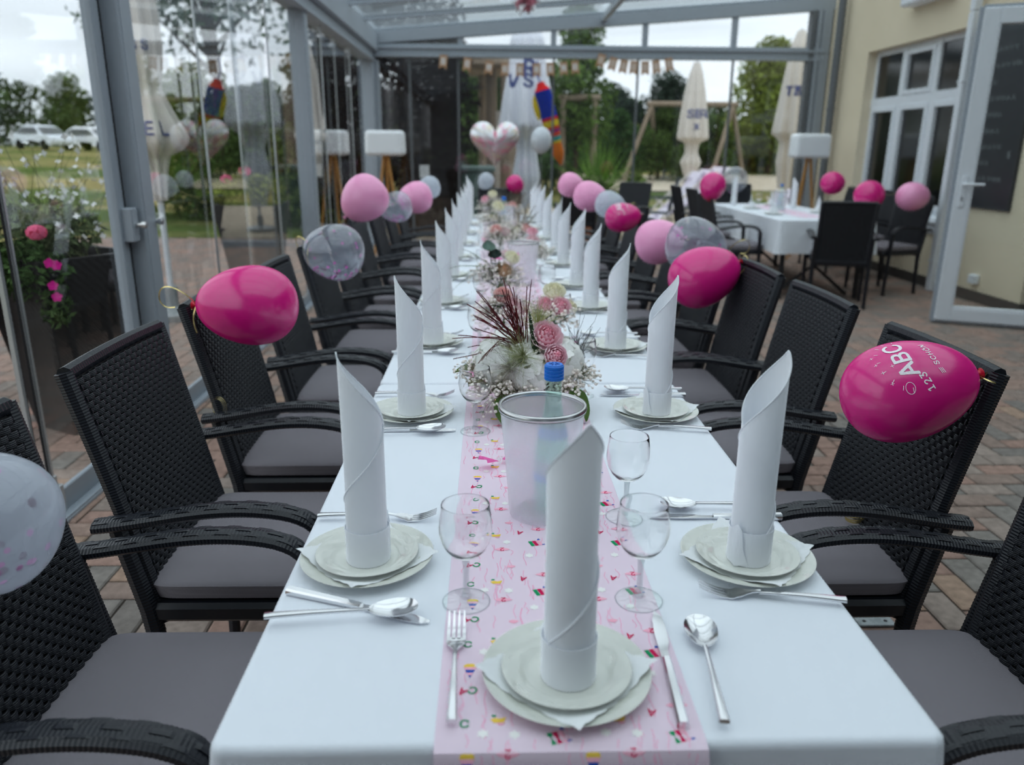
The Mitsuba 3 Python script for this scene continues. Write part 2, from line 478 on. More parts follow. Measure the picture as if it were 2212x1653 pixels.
for y0, y1, x in edges:
    sub('wall_left', 'pane', (np.array([[x, y0, 0.09], [x, y1, 0.09], [x, y1, 2.49], [x, y0, 2.49]]), np.array([[0, 1, 2, 3]])), 'pane')
for y0, y1, x in edges[2:]:
    if y0 in (3.79, 7.37): continue
    sub('wall_left', 'edge_profile', join(box(x - 0.006, x + 0.006, y0 - 0.003, y0 + 0.010, 0.10, 2.49, 0.001), box(x - 0.012, x + 0.012, y0 - 0.004, y0 + 0.016, 0.10, 0.17, 0.002), box(x - 0.012, x + 0.012, y0 - 0.004, y0 + 0.016, 2.40, 2.49, 0.002)), 'silver_edge')
sub('wall_left', 'edge_seal', box(-1.700, -1.684, 2.731, 2.738, 0.10, 2.49, 0.001), 'rubber')
sub('wall_left', 'edge_profile', box(-1.702, -1.682, 2.716, 2.731, 0.10, 2.49, 0.002), 'silver_edge')
sub('wall_left', 'edge_seal', box(-1.667, -1.659, 2.742, 2.748, 0.10, 2.49, 0.001), 'rubber')
sub('wall_left', 'lock_stile', box(-1.685, -1.640, 3.545, 3.61, 0.10, 2.49, 0.003), 'aluminium')
sub('wall_left', 'edge_seal', box(-1.680, -1.645, 3.615, 3.637, 0.02, 2.49, 0.001), 'rubber')
for y in (3.60, 3.78):
    h = sub('wall_left', 'lock', join(box(-1.645, -1.592, y - 0.035, y + 0.025, 0.955, 1.105, 0.005), box(-1.652, -1.64, y - 0.05, y + 0.03, 0.96, 1.10, 0.003)), 'aluminium')
    sub(h, 'key_knob', join(cyl((-1.595, y, 1.03), (-1.545, y, 1.03), 0.011), cyl((-1.565, y, 1.03), (-1.548, y, 1.03), 0.017)), 'satin_steel', 30)

# ---------------------------------------------------------------- glass wall at the back
S('wall_back', 'glass end wall with a grey transom and slanted upper lights')
sub('wall_back', 'transom', join(box(-1.56, 4.55, YB - 0.06, YB + 0.06, 2.535, 2.70, 0.005), box(-1.56, 4.55, YB - 0.085, YB - 0.05, 2.635, 2.665, 0.003), box(-1.56, 4.55, YB - 0.075, YB - 0.05, 2.535, 2.56, 0.003)), 'aluminium')
ms = [-1.56, -0.40, 0.85, 2.08, 3.285, 4.36]
for x in ms[1:5]:
    sub('wall_back', 'mullion', box(x - 0.035, x + 0.035, YB - 0.045, YB + 0.045, 2.70, roof_z(x) - 0.10, 0.004), 'aluminium')
V = []
for x in (-1.62, 4.62):
    for y in (YB - 0.07, YB + 0.07):
        for z in (-0.17, -0.02): V.append([x, y, roof_z(x) + z])
sub('wall_back', 'sloping_rail', (np.array(V), plain_box(0, 1, 0, 1, 0, 1)[1]), 'aluminium')
for a, b in zip(ms[:-1], ms[1:]):
    sub('wall_back', 'upper_pane', (np.array([[a, YB, 2.69], [b, YB, 2.69], [b, YB, roof_z(b) - 0.12], [a, YB, roof_z(a) - 0.12]]), np.array([[0, 1, 2, 3]])), 'pane')
ps = [-1.50, -1.09, -0.435, 0.86, 2.005, 3.30, 4.36]
for k, (a, b) in enumerate(zip(ps[:-1], ps[1:])):
    y = YB + (0.012 if k % 2 else -0.012)
    sub('wall_back', 'pane', (np.array([[a, y, 0.09], [b, y, 0.09], [b, y, 2.54], [a, y, 2.54]]), np.array([[0, 1, 2, 3]])), 'pane')
for x in ps[1:6]:
    sub('wall_back', 'edge_profile', box(x - 0.013, x + 0.013, YB - 0.02, YB + 0.02, 0.09, 2.54, 0.002), 'aluminium_dark')
sub('wall_back', 'floor_track', box(-1.55, 4.5, YB - 0.05, YB + 0.05, -0.005, 0.09, 0.004), 'aluminium')
for x0, x1, m in ((4.30, 4.37, 'aluminium_dark'), (4.385, 4.44, 'aluminium'), (4.455, 4.58, 'aluminium')):
    sub('wall_back', 'end_post', box(x0, x1, YB - 0.07, YB + 0.07, 0.0, roof_z(x0) - 0.15, 0.004), m)

# ---------------------------------------------------------------- glass roof
S('ceiling', 'sloping glass roof on slim grey rafters')
raft = [11.33, 10.22, 9.17, 8.12, 7.07, 6.02, 4.97, 3.92, 2.87, 1.82, 0.77, -0.28, -0.9]


def slab(x0, x1, y0, y1, d0, d1):
    v, f = plain_box(x0, x1, y0, y1, 0, 1)
    v[:, 2] = roof_z(v[:, 0]) + np.where(v[:, 2] > 0.5, d1, d0)
    return v, f


for y in raft:
    sub('ceiling', 'rafter', join(slab(-1.60, 4.62, y - 0.026, y + 0.026, -0.045, 0.0), slab(-1.60, 4.62, y - 0.034, y + 0.034, 0.006, 0.02)), 'aluminium')
for a, b in zip(raft[1:], raft[:-1]):
    for x0, x1 in ((-1.66, 1.5), (1.5, 4.62)):
        sub('ceiling', 'pane', (np.array([[x0, a, roof_z(x0) + 0.003], [x1, a, roof_z(x1) + 0.003], [x1, b, roof_z(x1) + 0.003], [x0, b, roof_z(x0) + 0.003]]), np.array([[0, 1, 2, 3]])), 'roof_pane')
sub('ceiling', 'purlin', slab(1.465, 1.535, -0.9, 11.3, -0.115, -0.045), 'aluminium')

# ---------------------------------------------------------------- house wall on the right
WY0, WY1, WZ0, WZ1 = 7.90, 10.10, 0.70, 2.52


def wall_slab(y0, y1, z0, z1): return plain_box(XR, XR + 0.16, y0, y1, z0, z1)


struct('wall_right', join(wall_slab(6.56, WY0, 0, 3.8), wall_slab(WY1, 11.6, 0, 3.8), wall_slab(WY0, WY1, 0, WZ0), wall_slab(WY0, WY1, WZ1, 3.8), plain_box(XR + 0.15, 9.0, 6.56, 6.72, 0, 3.8), plain_box(XR + 0.1, 9.0, 11.44, 11.6, 0, 3.8)),
       'plaster', label='cream rendered house wall on the right')
struct('wall_added_behind', join(plain_box(8.8, 9.0, -0.9, 6.7, 0, 3.8), plain_box(-1.75, 9.0, -1.1, -0.9, 0, 3.8)), 'render_grey', label='unseen grey walls added behind the camera and alcove to darken the near end')  # added out of view: shades the cloth front, darkens glass and steel reflections
struct('ceiling_added', plain_box(4.6, 9.0, -1.1, 6.72, 3.55, 3.7), 'white_plastic')  # unseen slab added to block the sky and keep the alcove dark
struct('baseboard_right', join(box(XR - 0.012, XR, 6.55, 11.24, 0.0, 0.105, 0.002), box(XR - 0.012, 8.9, 6.546, 6.558, 0.0, 0.105, 0.002)), 'plinth')
S('window_1', 'white six-part window in the cream wall')
X0 = XR + 0.115


def frame(y0, y1, z0, z1, w, x0, x1):
    return join(box(x0, x1, y0, y0 + w, z0, z1, 0.004), box(x0, x1, y1 - w, y1, z0, z1, 0.004), box(x0, x1, y0 + w, y1 - w, z0, z0 + w, 0.004), box(x0, x1, y0 + w, y1 - w, z1 - w, z1, 0.004))


sub('window_1', 'frame', join(frame(WY0, WY1, WZ0, WZ1, 0.06, X0, X0 + 0.07), box(X0 - 0.01, X0 + 0.07, WY0, WY1, 1.875, 1.985, 0.004), *[box(X0 - 0.01, X0 + 0.07, y - 0.045, y + 0.045, WZ0, WZ1, 0.004) for y in (8.70, 9.40)]), 'white_plastic')
cols = [(WY0 + 0.06, 8.655), (8.745, 9.355), (9.445, WY1 - 0.06)]
for k, (y0, y1) in enumerate(cols):
    s = sub('window_1', 'sash', frame(y0, y1, 0.76, 1.875, 0.055, X0 - 0.022, X0 + 0.05), 'white_plastic')
    sub(s, 'pane', plain_box(X0 + 0.02, X0 + 0.03, y0 + 0.05, y1 - 0.05, 0.81, 1.825), 'dark_pane')
    if k == 1:
        s = sub('window_1', 'sash', frame(y0, y1, 1.985, 2.46, 0.05, X0 - 0.022, X0 + 0.05), 'white_plastic')
        sub(s, 'pane', plain_box(X0 + 0.02, X0 + 0.03, y0 + 0.045, y1 - 0.045, 2.03, 2.415), 'dark_pane')
    else:
        sub('window_1', 'pane', plain_box(X0 + 0.02, X0 + 0.03, y0 - 0.01, y1 + 0.01, 1.98, 2.465), 'dark_pane')
struct('trim_1', join(box(XR - 0.075, XR + 0.12, WY0 - 0.06, WY1 + 0.06, 0.655, 0.685, 0.006), box(XR - 0.035, XR + 0.12, WY0 - 0.02, WY1, 0.685, 0.705, 0.003), box(XR - 0.05, XR - 0.001, WY0 - 0.03, WY1 + 0.03, 0.585, 0.655, 0.008), box(XR - 0.03, XR - 0.001, WY0, WY1, 0.55, 0.585, 0.008)), 'white_plastic', label='white window sill')
pl = Thing(); pl.part('pipe', join(box(XR - 0.125, XR - 0.045, 7.77, 7.85, 0.0, 2.62, 0.01), box(XR - 0.125, XR - 0.045, 7.77, 7.85, 2.625, 3.9, 0.01)), 'white_plastic', False)
for z in (0.3, 2.0): pl.part('bracket', box(XR - 0.13, XR + 0.01, 7.765, 7.855, z, z + 0.02, 0.002), 'white_plastic', False)
pl.place('downpipe', 'white square downpipe on the cream wall between window and open door', 'pipe')
pl = Thing(); pl.part('pipe', tube([(XR - 0.10, 10.78, 0.0), (XR - 0.10, 10.78, 3.30)], 0.05, 16), 'aluminium_dark', 30)
pl.part('bracket', mv(lathe([(0.049, -0.012), (0.057, -0.012), (0.057, 0.012), (0.049, 0.012)], 16), XR - 0.10, 10.78, 1.9), 'aluminium_dark', False)
pl.place('downpipe', 'dark grey round downpipe in the corner beside the glass end wall', 'pipe')

# door leaf standing open, hinged outside the frame on the right
S('door_1', 'open white glazed door')
A, B = np.array([3.70, 6.285]), np.array([4.62, 5.885])
ang = math.atan2(*(B - A)[::-1]); L = float(np.hypot(*(B - A)))
MD = Tr(A[0], A[1], 0) @ Rz(ang)


def dr_(m): return xf(m, MD)


sub('door_1', 'frame', dr_(join(box(0, 0.115, -0.035, 0.035, 0.03, 2.40, 0.006), box(L - 0.115, L, -0.035, 0.035, 0.03, 2.40, 0.006), box(0.115, L - 0.115, -0.035, 0.035, 0.03, 0.135, 0.006), box(0.115, L - 0.115, -0.035, 0.035, 2.285, 2.40, 0.006))), 'white_plastic')
sub('door_1', 'rebate', dr_(join(box(-0.028, 0.0, -0.010, 0.04, 0.03, 2.41, 0.003), box(0, L, -0.008, 0.04, 2.40, 2.425, 0.003), box(-0.02, L, -0.02, 0.035, 0.012, 0.03, 0.002))), 'aluminium')
sub('door_1', 'bead', dr_(join(box(0.115, 0.125, -0.03, 0.03, 0.135, 2.285, 0.002), box(L - 0.125, L - 0.115, -0.03, 0.03, 0.135, 2.285, 0.002), box(0.125, L - 0.125, -0.03, 0.03, 0.135, 0.15, 0.004))), 'white_plastic')
sub('door_1', 'pane', dr_((np.array([[0.12, 0, 0.14], [L - 0.12, 0, 0.14], [L - 0.12, 0, 2.29], [0.12, 0, 2.29]]), np.array([[0, 1, 2, 3]]))), 'pane')
h = sub('door_1', 'handle', dr_(join(box(0.035, 0.075, -0.047, -0.035, 0.95, 1.19, 0.006), tube([(0.055, -0.04, 1.125), (0.055, -0.085, 1.125), (0.065, -0.092, 1.125), (0.19, -0.092, 1.125)], [0.011, 0.011, 0.012, 0.010], 10))), 'white_plastic', 30)
sub(h, 'keyhole', dr_(box(0.049, 0.061, -0.0485, -0.046, 0.995, 1.025, 0.001)), 'rubber')

bb = Thing()
bb.part('board', box(XR - 0.026, XR - 0.004, 6.93, 7.73, 0.88, 2.45, 0.002), 'blackboard', False)
bb.part('frame', join(box(XR - 0.032, XR - 0.002, 6.905, 6.93, 0.862, 2.47, 0.003), box(XR - 0.032, XR - 0.002, 7.73, 7.745, 0.862, 2.47, 0.003), box(XR - 0.032, XR - 0.002, 6.93, 7.73, 0.862, 0.88, 0.003), box(XR - 0.032, XR - 0.002, 6.93, 7.73, 2.45, 2.47, 0.003)), 'black_metal', False)
cr = np.random.default_rng(5); ch = []
for row in range(9):
    y, z = 7.66, 2.25 - row * 0.14
    n = int(cr.integers(4, 9))
    for k in range(n):
        y0 = y - k * 0.075
        pts = [(XR - 0.0275, y0 - 0.05 * t, z + 0.022 * math.sin(9 * t + k + row) * (1 - 0.3 * t)) for t in np.linspace(0, 1, 7)]
        ch.append(tube(pts, 0.0022, 4))
ch.append(xf(text('5', 0.05, 0.0008), Tr(XR - 0.0265, 7.06, 1.32) @ Rz(-PI / 2) @ Rx(PI / 2)))
bb.part('chalk_lines', join(*ch), 'zinc', False, kind='stuff')
bb.place('blackboard', 'tall blackboard with chalk lines on the cream wall, seen through the open door', 'blackboard')
so = Thing(); so.part('housing', box(XR - 0.045, XR, 7.16, 7.27, 0.17, 0.26, 0.012), 'white_plastic', False)
so.part('lid', box(XR - 0.058, XR - 0.045, 7.165, 7.265, 0.175, 0.255, 0.006), 'white_plastic', False)
so.place('socket_box', 'white outdoor socket low on the cream wall, seen through the open door', 'socket')
lb = Thing(); lb.part('housing', box(XR - 0.16, XR + 0.02, 8.30, 9.15, 2.86, 3.02, 0.02), 'white_plastic', False)
lb.part('end_cap', box(XR - 0.165, XR + 0.02, 8.285, 8.31, 2.85, 3.03, 0.006), 'white_plastic', False)
lb.place('awning_cassette', 'white cassette on the cream wall above the window, cut by the top of the frame', 'awning')

# ---------------------------------------------------------------- wicker armchairs
def weave(P, N, rows, per, samples, flat, r0=0.0):
    """Horizontal strands woven over and under upright stakes: P(u, v), N(u, v) give the surface; u in [-1, 1], v in [0, 1]."""
    u = np.linspace(-1, 1, samples)
    V, U = [], []
    k = (-0.47, 0.0, 0.47) if not flat else (-0.46, 0.46)
    for r in range(rows):
        ph = per * (u + 1) * PI / 2 * 2 / 2 + (PI / 2 if r % 2 else 0)
        h = np.abs(np.cos(ph)) ** 0.5 * 0.0105 - 0.0065
        strip = []
        for q in k:
            v = np.full_like(u, (r + 0.5 + q) / rows)
            strip.append(P(u, v) + N(u, v) * (h + r0 - (0.0012 if (q and not flat) else 0.0))[:, None])
        V.append(np.stack(strip, 1)); U.append(np.stack([np.stack([u, np.full_like(u, q + 0.5 + r)], -1) for q in k], 1))
    n, m = samples, len(k)
    i, j = np.meshgrid(np.arange(n - 1), np.arange(m - 1), indexing='ij')
    q = np.stack([i * m + j, (i + 1) * m + j, (i + 1) * m + j + 1, i * m + j + 1], -1).reshape(-1, 4)
    F = np.vstack([q + r * n * m for r in range(rows)])
    return np.vstack([x.reshape(-1, 3) for x in V]), tri(F), np.vstack([x.reshape(-1, 2) for x in U])


def wrapped(path, r, pitch=0.006, n=8, amp=0.0011, **k):
    """A tube wound with strand: ridges along its length."""
    P = np.asarray(path, float)
    s = np.r_[0, np.cumsum(np.linalg.norm(np.diff(P, axis=0), axis=1))]
    m = max(4, int(s[-1] / pitch * 2))
    t = np.linspace(0, s[-1], m)
    Q = np.stack([np.interp(t, s, P[:, a]) for a in range(3)], 1)
    R = np.interp(t, s, np.broadcast_to(np.asarray(r, float), (len(P),)))
    return tube(Q, R - amp * (np.arange(m) % 2), n, **k)


def smooth_path(P, n):
    P = np.asarray(P, float)
    from scipy.interpolate import CubicSpline
    s = np.r_[0, np.cumsum(np.linalg.norm(np.diff(P, axis=0), axis=1))]
    return CubicSpline(s, P)(np.linspace(0, s[-1], n))


def cushion_mesh(x0, x1, y0, y1, z0, z1, n=22):
    """Flat pad: super-ellipsoid in plan and section, crown on top."""
    cx, cy, hx, hy = (x0 + x1) / 2, (y0 + y1) / 2, (x1 - x0) / 2, (y1 - y0) / 2
    a = np.linspace(0, 2 * PI, 64, endpoint=False)
    e = 0.16
    ox, oy = np.sign(np.cos(a)) * np.abs(np.cos(a)) ** e, np.sign(np.sin(a)) * np.abs(np.sin(a)) ** e
    zm = (z0 + z1) / 2
    prof = [(0.0, z0), (0.6, z0), (0.93, z0 + 0.002), (0.985, z0 + 0.010), (1.0, zm - 0.003), (1.004, zm + 0.006), (1.012, zm + 0.012), (1.012, zm + 0.015), (1.0, zm + 0.018), (0.97, z1 - 0.004), (0.88, z1 + 0.002), (0.55, z1 + 0.006), (0.0, z1 + 0.008)]
    V = np.stack([np.stack([cx + hx * s * ox, cy + hy * s * oy, np.full_like(a, z)], -1) for s, z in prof], 1)
    return grid(V, True)


def chair_proto(lod):
    t = Thing()
    hw = 0.222
    def P(u, v): return np.stack([-0.205 - 0.125 * v - 0.006 * (1 - u * u) + 0.004 * np.sin(v * PI), (hw - 0.012 * (1 - v)) * u, 0.375 + 0.566 * v + 0.003 * (1 - u * u) * v], -1)
    nrm = np.array([0.977, 0, 0.213])
    def Nf(u, v): return np.tile(nrm, (len(u), 1))
    def Nb(u, v): return np.tile(-nrm, (len(u), 1))
    def Pi(u, v): return P(u * 0.95, v * 0.965)
    rows, per = 44, 15
    if lod == 0: V, F, U = weave(Pi, Nf, rows, per, 91, False, 0.0145)
    elif lod == 1: V, F, U = weave(Pi, Nf, rows, per, 61, True, 0.0145)
    else: V, F, U = weave(Pi, Nf, 22, 8, 17, True, 0.0145)
    t.part('front_weave', (V, F), 'wicker_strand', False if lod else True, kind='stuff', uv=U)
    V, F, U = weave(Pi, Nb, rows if lod < 2 else 22, per if lod < 2 else 8, 46 if lod < 2 else 17, True, 0.008)
    t.part('rear_weave', (V, F[:, ::-1]), 'wicker_strand', False, kind='stuff', uv=U)
    g = np.linspace(-0.97, 0.97, 7); w = np.linspace(0.0, 0.98, 5)
    A = np.stack([P(g, np.full_like(g, x)) for x in w], 1)
    t.part('back_panel', join(grid(A + 0.0065 * nrm), (grid(A - 0.0065 * nrm)[0], grid(A)[1][:, ::-1])), 'rubber', False)
    s = np.linspace(0, 1, 14)
    for side in (-1, 1):
        t.part('side_rail', wrapped(P(np.full_like(s, side), s), 0.0185, 0.006 if lod < 2 else 0.03), 'wicker', False)
    g = np.linspace(-1, 1, 15)
    t.part('top_rail', wrapped(P(g, np.full_like(g, 0.985)) + [0, 0, 0.004], 0.0165, 0.009 if lod < 2 else 0.03), 'wicker', False)
    t.part('seat_cushion', cushion_mesh(-0.225, 0.235, -0.232, 0.232, 0.428, 0.482), 'cushion', 40)
    fr = [box(-0.235, 0.225, -0.245, 0.245, 0.386, 0.431, 0.010)]
    t.part('seat_frame', join(*fr), 'wicker', False)
    for side in (-1, 1):
        y = side * 0.262
        path = smooth_path([(-0.292, y, 0.628), (-0.20, y, 0.640), (-0.05, y, 0.662), (0.07, y, 0.660), (0.135, y, 0.640), (0.165, y, 0.590)], 28)
        a = t.part('armrest', wrapped(path, np.r_[np.full(24, 0.026), 0.025, 0.024, 0.023, 0.021], 0.0065 if lod < 2 else 0.04, 10, 0.0010, sx=0.55), 'wicker', False)
        if lod < 2:
            st = []
            for k, off in enumerate((-0.013, 0.0, 0.013)):
                n = 70
                q = smooth_path(path, n)
                tt = np.gradient(q, axis=0); tt /= np.linalg.norm(tt, axis=1, keepdims=True)
                up = np.stack([-tt[:, 2], 0 * tt[:, 0], tt[:, 0]], 1)
                h = 0.0140 + 0.0011 * np.sign(np.sin(np.arange(n) * PI / 4.0 + k * 2.1)) - 0.012 * (abs(off) / 0.026) ** 2
                c = q + up * h[:, None] + [0, off, 0]
                st.append(grid(np.stack([c + [0, -0.005, 0] - up * 0.0006, c, c + [0, 0.005, 0] - up * 0.0006], 1)))
            t.part('woven_strand', join(*st), 'wicker', False, of=a, kind='stuff')
        l = t.part('leg', wrapped([(0.165, y, 0.600), (0.168, y, 0.5), (0.178, y * 0.985, 0.02)], [0.0215, 0.021, 0.0165], 0.007 if lod == 0 else 0.05), 'wicker', False)
        t.part('foot', cyl((0.178, y * 0.985, 0.0), (0.178, y * 0.985, 0.024), 0.019, 0.0185, 10), 'rubber', 30, of=l)
    for side in (-1, 1):
        y = side * 0.236
        l = t.part('leg', wrapped([(-0.268, y, 0.63), (-0.222, y, 0.42), (-0.214, y, 0.36), (-0.226, y, 0.02)], [0.019, 0.0205, 0.021, 0.0165], 0.007 if lod == 0 else 0.05), 'wicker', False)
        t.part('foot', cyl((-0.227, y, 0.0), (-0.226, y, 0.024), 0.019, 0.0185, 10), 'rubber', 30, of=l)
    return t


CH = [chair_proto(k) for k in (0, 1, 2)]
LY = [1.08, 1.715, 2.375, 3.0, 3.68, 4.33, 5.0, 5.72, 6.42, 7.15]
RY = [1.065, 1.705, 2.375, 2.94, 3.54, 4.20, 4.85, 5.55, 6.30, 7.00]
jit = np.random.default_rng(3)
LXs = [-0.515, -0.510, -0.525, -0.510, -0.505, -0.51, -0.515, -0.51, -0.51, -0.51]
RXs = [0.715, 0.70, 0.705, 0.70, 0.70, 0.71, 0.70, 0.705, 0.71, 0.71]
chair_text = 'black wicker armchair, '
for k, y in enumerate(LY):
    CH[0 if k < 4 else 1 if k < 7 else 2].place('wicker_armchair', chair_text + f'{ORD[k]} from the front on the long table\'s left', 'chair', Tr(LXs[k], y, 0) @ Rz(0.02 * (jit.random() - 0.5)), 'armchairs along the left of the long table')
for k, y in enumerate(RY):
    CH[0 if k < 4 else 1 if k < 7 else 2].place('wicker_armchair', chair_text + f'{ORD[k]} from the front on the long table\'s right', 'chair', Tr(RXs[k], y, 0) @ Rz(PI + 0.02 * (jit.random() - 0.5)), 'armchairs along the right of the long table')
CH[2].place('wicker_armchair', chair_text + 'at the far head of the long table', 'chair', Tr(0.10, 8.42, 0) @ Rz(-PI / 2))

# ---------------------------------------------------------------- the long table: three tables, each with its cloth
TX0, TX1, TZ = -0.307, 0.507, 0.75


def cloth_mesh(x0, x1, y0, y1, z, drop, seed, wave=0.010, sides=(1, 1, 1, 1), rc=0.018, n_arc=6, step=0.03):
    """Tablecloth: flat top, rounded edge, hanging skirt with soft folds."""
    pts, nr = [], []
    corners = [(x1 - rc, y0 + rc, -PI / 2), (x1 - rc, y1 - rc, 0.0), (x0 + rc, y1 - rc, PI / 2), (x0 + rc, y0 + rc, PI)]
    for k, (cx, cy, a0) in enumerate(corners):
        for a in np.linspace(a0, a0 + PI / 2, n_arc):
            pts.append((cx + rc * math.cos(a), cy + rc * math.sin(a))); nr.append((math.cos(a), math.sin(a)))
        nx = corners[(k + 1) % 4]
        e0, e1 = np.array(pts[-1]), np.array([nx[0] + rc * math.cos(a0 + PI / 2), nx[1] + rc * math.sin(a0 + PI / 2)])
        m = int(np.linalg.norm(e1 - e0) / step)
        for q in range(1, m):
            pts.append(tuple(e0 + (e1 - e0) * q / m)); nr.append(nr[-1] if q > 1 else (math.cos(a0 + PI / 2), math.sin(a0 + PI / 2)))
    P, N = np.array(pts), np.array(nr)
    ln = np.r_[0, np.cumsum(np.linalg.norm(np.diff(P, axis=0), axis=1))]
    w = meshkit.fbm(np.stack([ln * 5.0, ln * 0 + seed, ln * 0], -1), 3, seed) - 0.45
    corner = np.min([np.hypot(P[:, 0] - c[0], P[:, 1] - c[1]) for c in corners], axis=0)
    cf = np.exp(-(corner / 0.07) ** 2)
    rings = []
    r = 0.011
    for o, dz in ((-r, 0.0), (-r * 0.5, -r * 0.1), (-r * 0.13, -r * 0.45), (0.0, -r)):
        rings.append(np.c_[P + N * o, np.full(len(P), z + dz)])
    for f in (0.12, 0.3, 0.55, 0.8, 1.0):
        amt = (w * wave * 3.2 + cf * 0.028) * f
        for sgn, flag in ((-1, sides[0]), (1, sides[1])):
            if not flag: amt = np.where(N[:, 1] * sgn > 0.05, 0.0, amt)
        rings.append(np.c_[P + N * amt[:, None], np.full(len(P), z - r - drop * f)])
    V = np.stack(rings, 1)
    v, f_ = grid(V, True)
    inner = np.arange(len(P)) * V.shape[1]
    v = np.vstack([v, [(x0 + x1) / 2, (y0 + y1) / 2, z]])
    f_ = np.vstack([f_[:, ::-1], np.stack([inner, np.roll(inner, -1), np.full(len(P), len(v) - 1)], 1)])
    return v, f_


def table_under(x0, x1, y0, y1, z):
    t = Thing()
    t.part('tabletop', box(x0, x1, y0, y1, z - 0.035, z, 0.004), 'black_metal', False)
    for x in (x0 + 0.07, x1 - 0.07):
        for y in (y0 + 0.07, y1 - 0.07):
            t.part('leg', box(x - 0.02, x + 0.02, y - 0.02, y + 0.02, 0.0, z - 0.035, 0.004), 'black_metal', False)
    return t


spans = [(0.692, 2.052), (2.056, 3.94), (3.944, 5.83), (5.834, 7.74)]
for k, (a, b) in enumerate(spans):
    table_under(TX0 + 0.012, TX1 - 0.012, a + 0.015, b - 0.015, TZ - 0.004).place('dining_table', f'dining table under the white cloth, {ORD[k]} from the front in the long row', 'table')
    single('tablecloth', f'white tablecloth, {ORD[k]} from the front on the long table', 'tablecloth', cloth_mesh(TX0, TX1, a, b, TZ, 0.235, k + 2, sides=(k == 0, k == 3, 1, 1)), 'cloth', 35, 'white cloths on the long table')

# pink printed runner over the whole row
RX0, RX1 = -0.062, 0.236
ys = np.r_[np.linspace(0.681, 0.683, 2), 0.688, np.linspace(0.703, 7.72, 60)]
ru = Thing()
yz = [(0.676, 0.55), (0.677, 0.70), (0.680, 0.735), (0.686, 0.7475), (0.703, TZ + 0.0008)] + [(y, TZ + 0.0008) for y in np.linspace(0.8, 7.73, 40)]
ru.part('band', grid(np.stack([np.array([[RX0, y, z] for y, z in yz]), np.array([[RX1, y, z] for y, z in yz])], 1)[::-1]), 'runner', 40)
yzA = np.array(yz); arc = np.r_[0, np.cumsum(np.hypot(*np.diff(yzA, axis=0).T))]


def on_runner(m, lift=0.0003):
    """Flat print given in runner coordinates (x across, s along from the hanging front edge) laid on the runner."""
    v = np.asarray(m[0]); s = v[:, 1]
    y, z = np.interp(s, arc, yzA[:, 0]), np.interp(s, arc, yzA[:, 1])
    hang = s < arc[4]
    return np.stack([v[:, 0], y - np.where(hang, lift, 0), z + np.where(hang, 0, lift)], -1), m[1]


def flat(poly):
    p = np.asarray(poly, float); n = len(p)
    V = np.c_[np.vstack([p, p.mean(0)]), np.zeros(n + 1)]; k = np.arange(n)
    return V, np.stack([k, (k + 1) % n, np.full(n, n)], 1)


def ribbon2(pts, w):
    p = np.asarray(pts, float); t = np.gradient(p, axis=0); t /= np.linalg.norm(t, axis=1, keepdims=True) + 1e-9
    n = np.stack([-t[:, 1], t[:, 0]], 1) * w / 2
    return grid(np.concatenate([np.stack([p - n, p + n], 1), np.zeros((len(p), 2, 1))], -1))


def flat_text(s, h):
    m = centred(text(s, h, 0.0004)); return m


def rot2(m, a, x, y):
    return xf(m, Tr(x, y, 0) @ Rz(a))


pr = np.random.default_rng(21)
prints = {'wavy_lines': ([], (0.86, 0.42, 0.58)), 'red_print': ([], (0.62, 0.02, 0.10)), 'pink_print': ([], (0.93, 0.46, 0.58)), 'green_print': ([], (0.02, 0.30, 0.12)), 'blue_print': ([], (0.04, 0.10, 0.45)), 'yellow_print': ([], (0.90, 0.62, 0.10)), 'white_print': ([], (0.90, 0.88, 0.86))}
tw, th = 0.136, 0.146
glyph = {}
for c, h in (('A', 0.011), ('C', 0.012), ('2', 0.010), ('S', 0.008)): glyph[c] = flat_text(c, h)


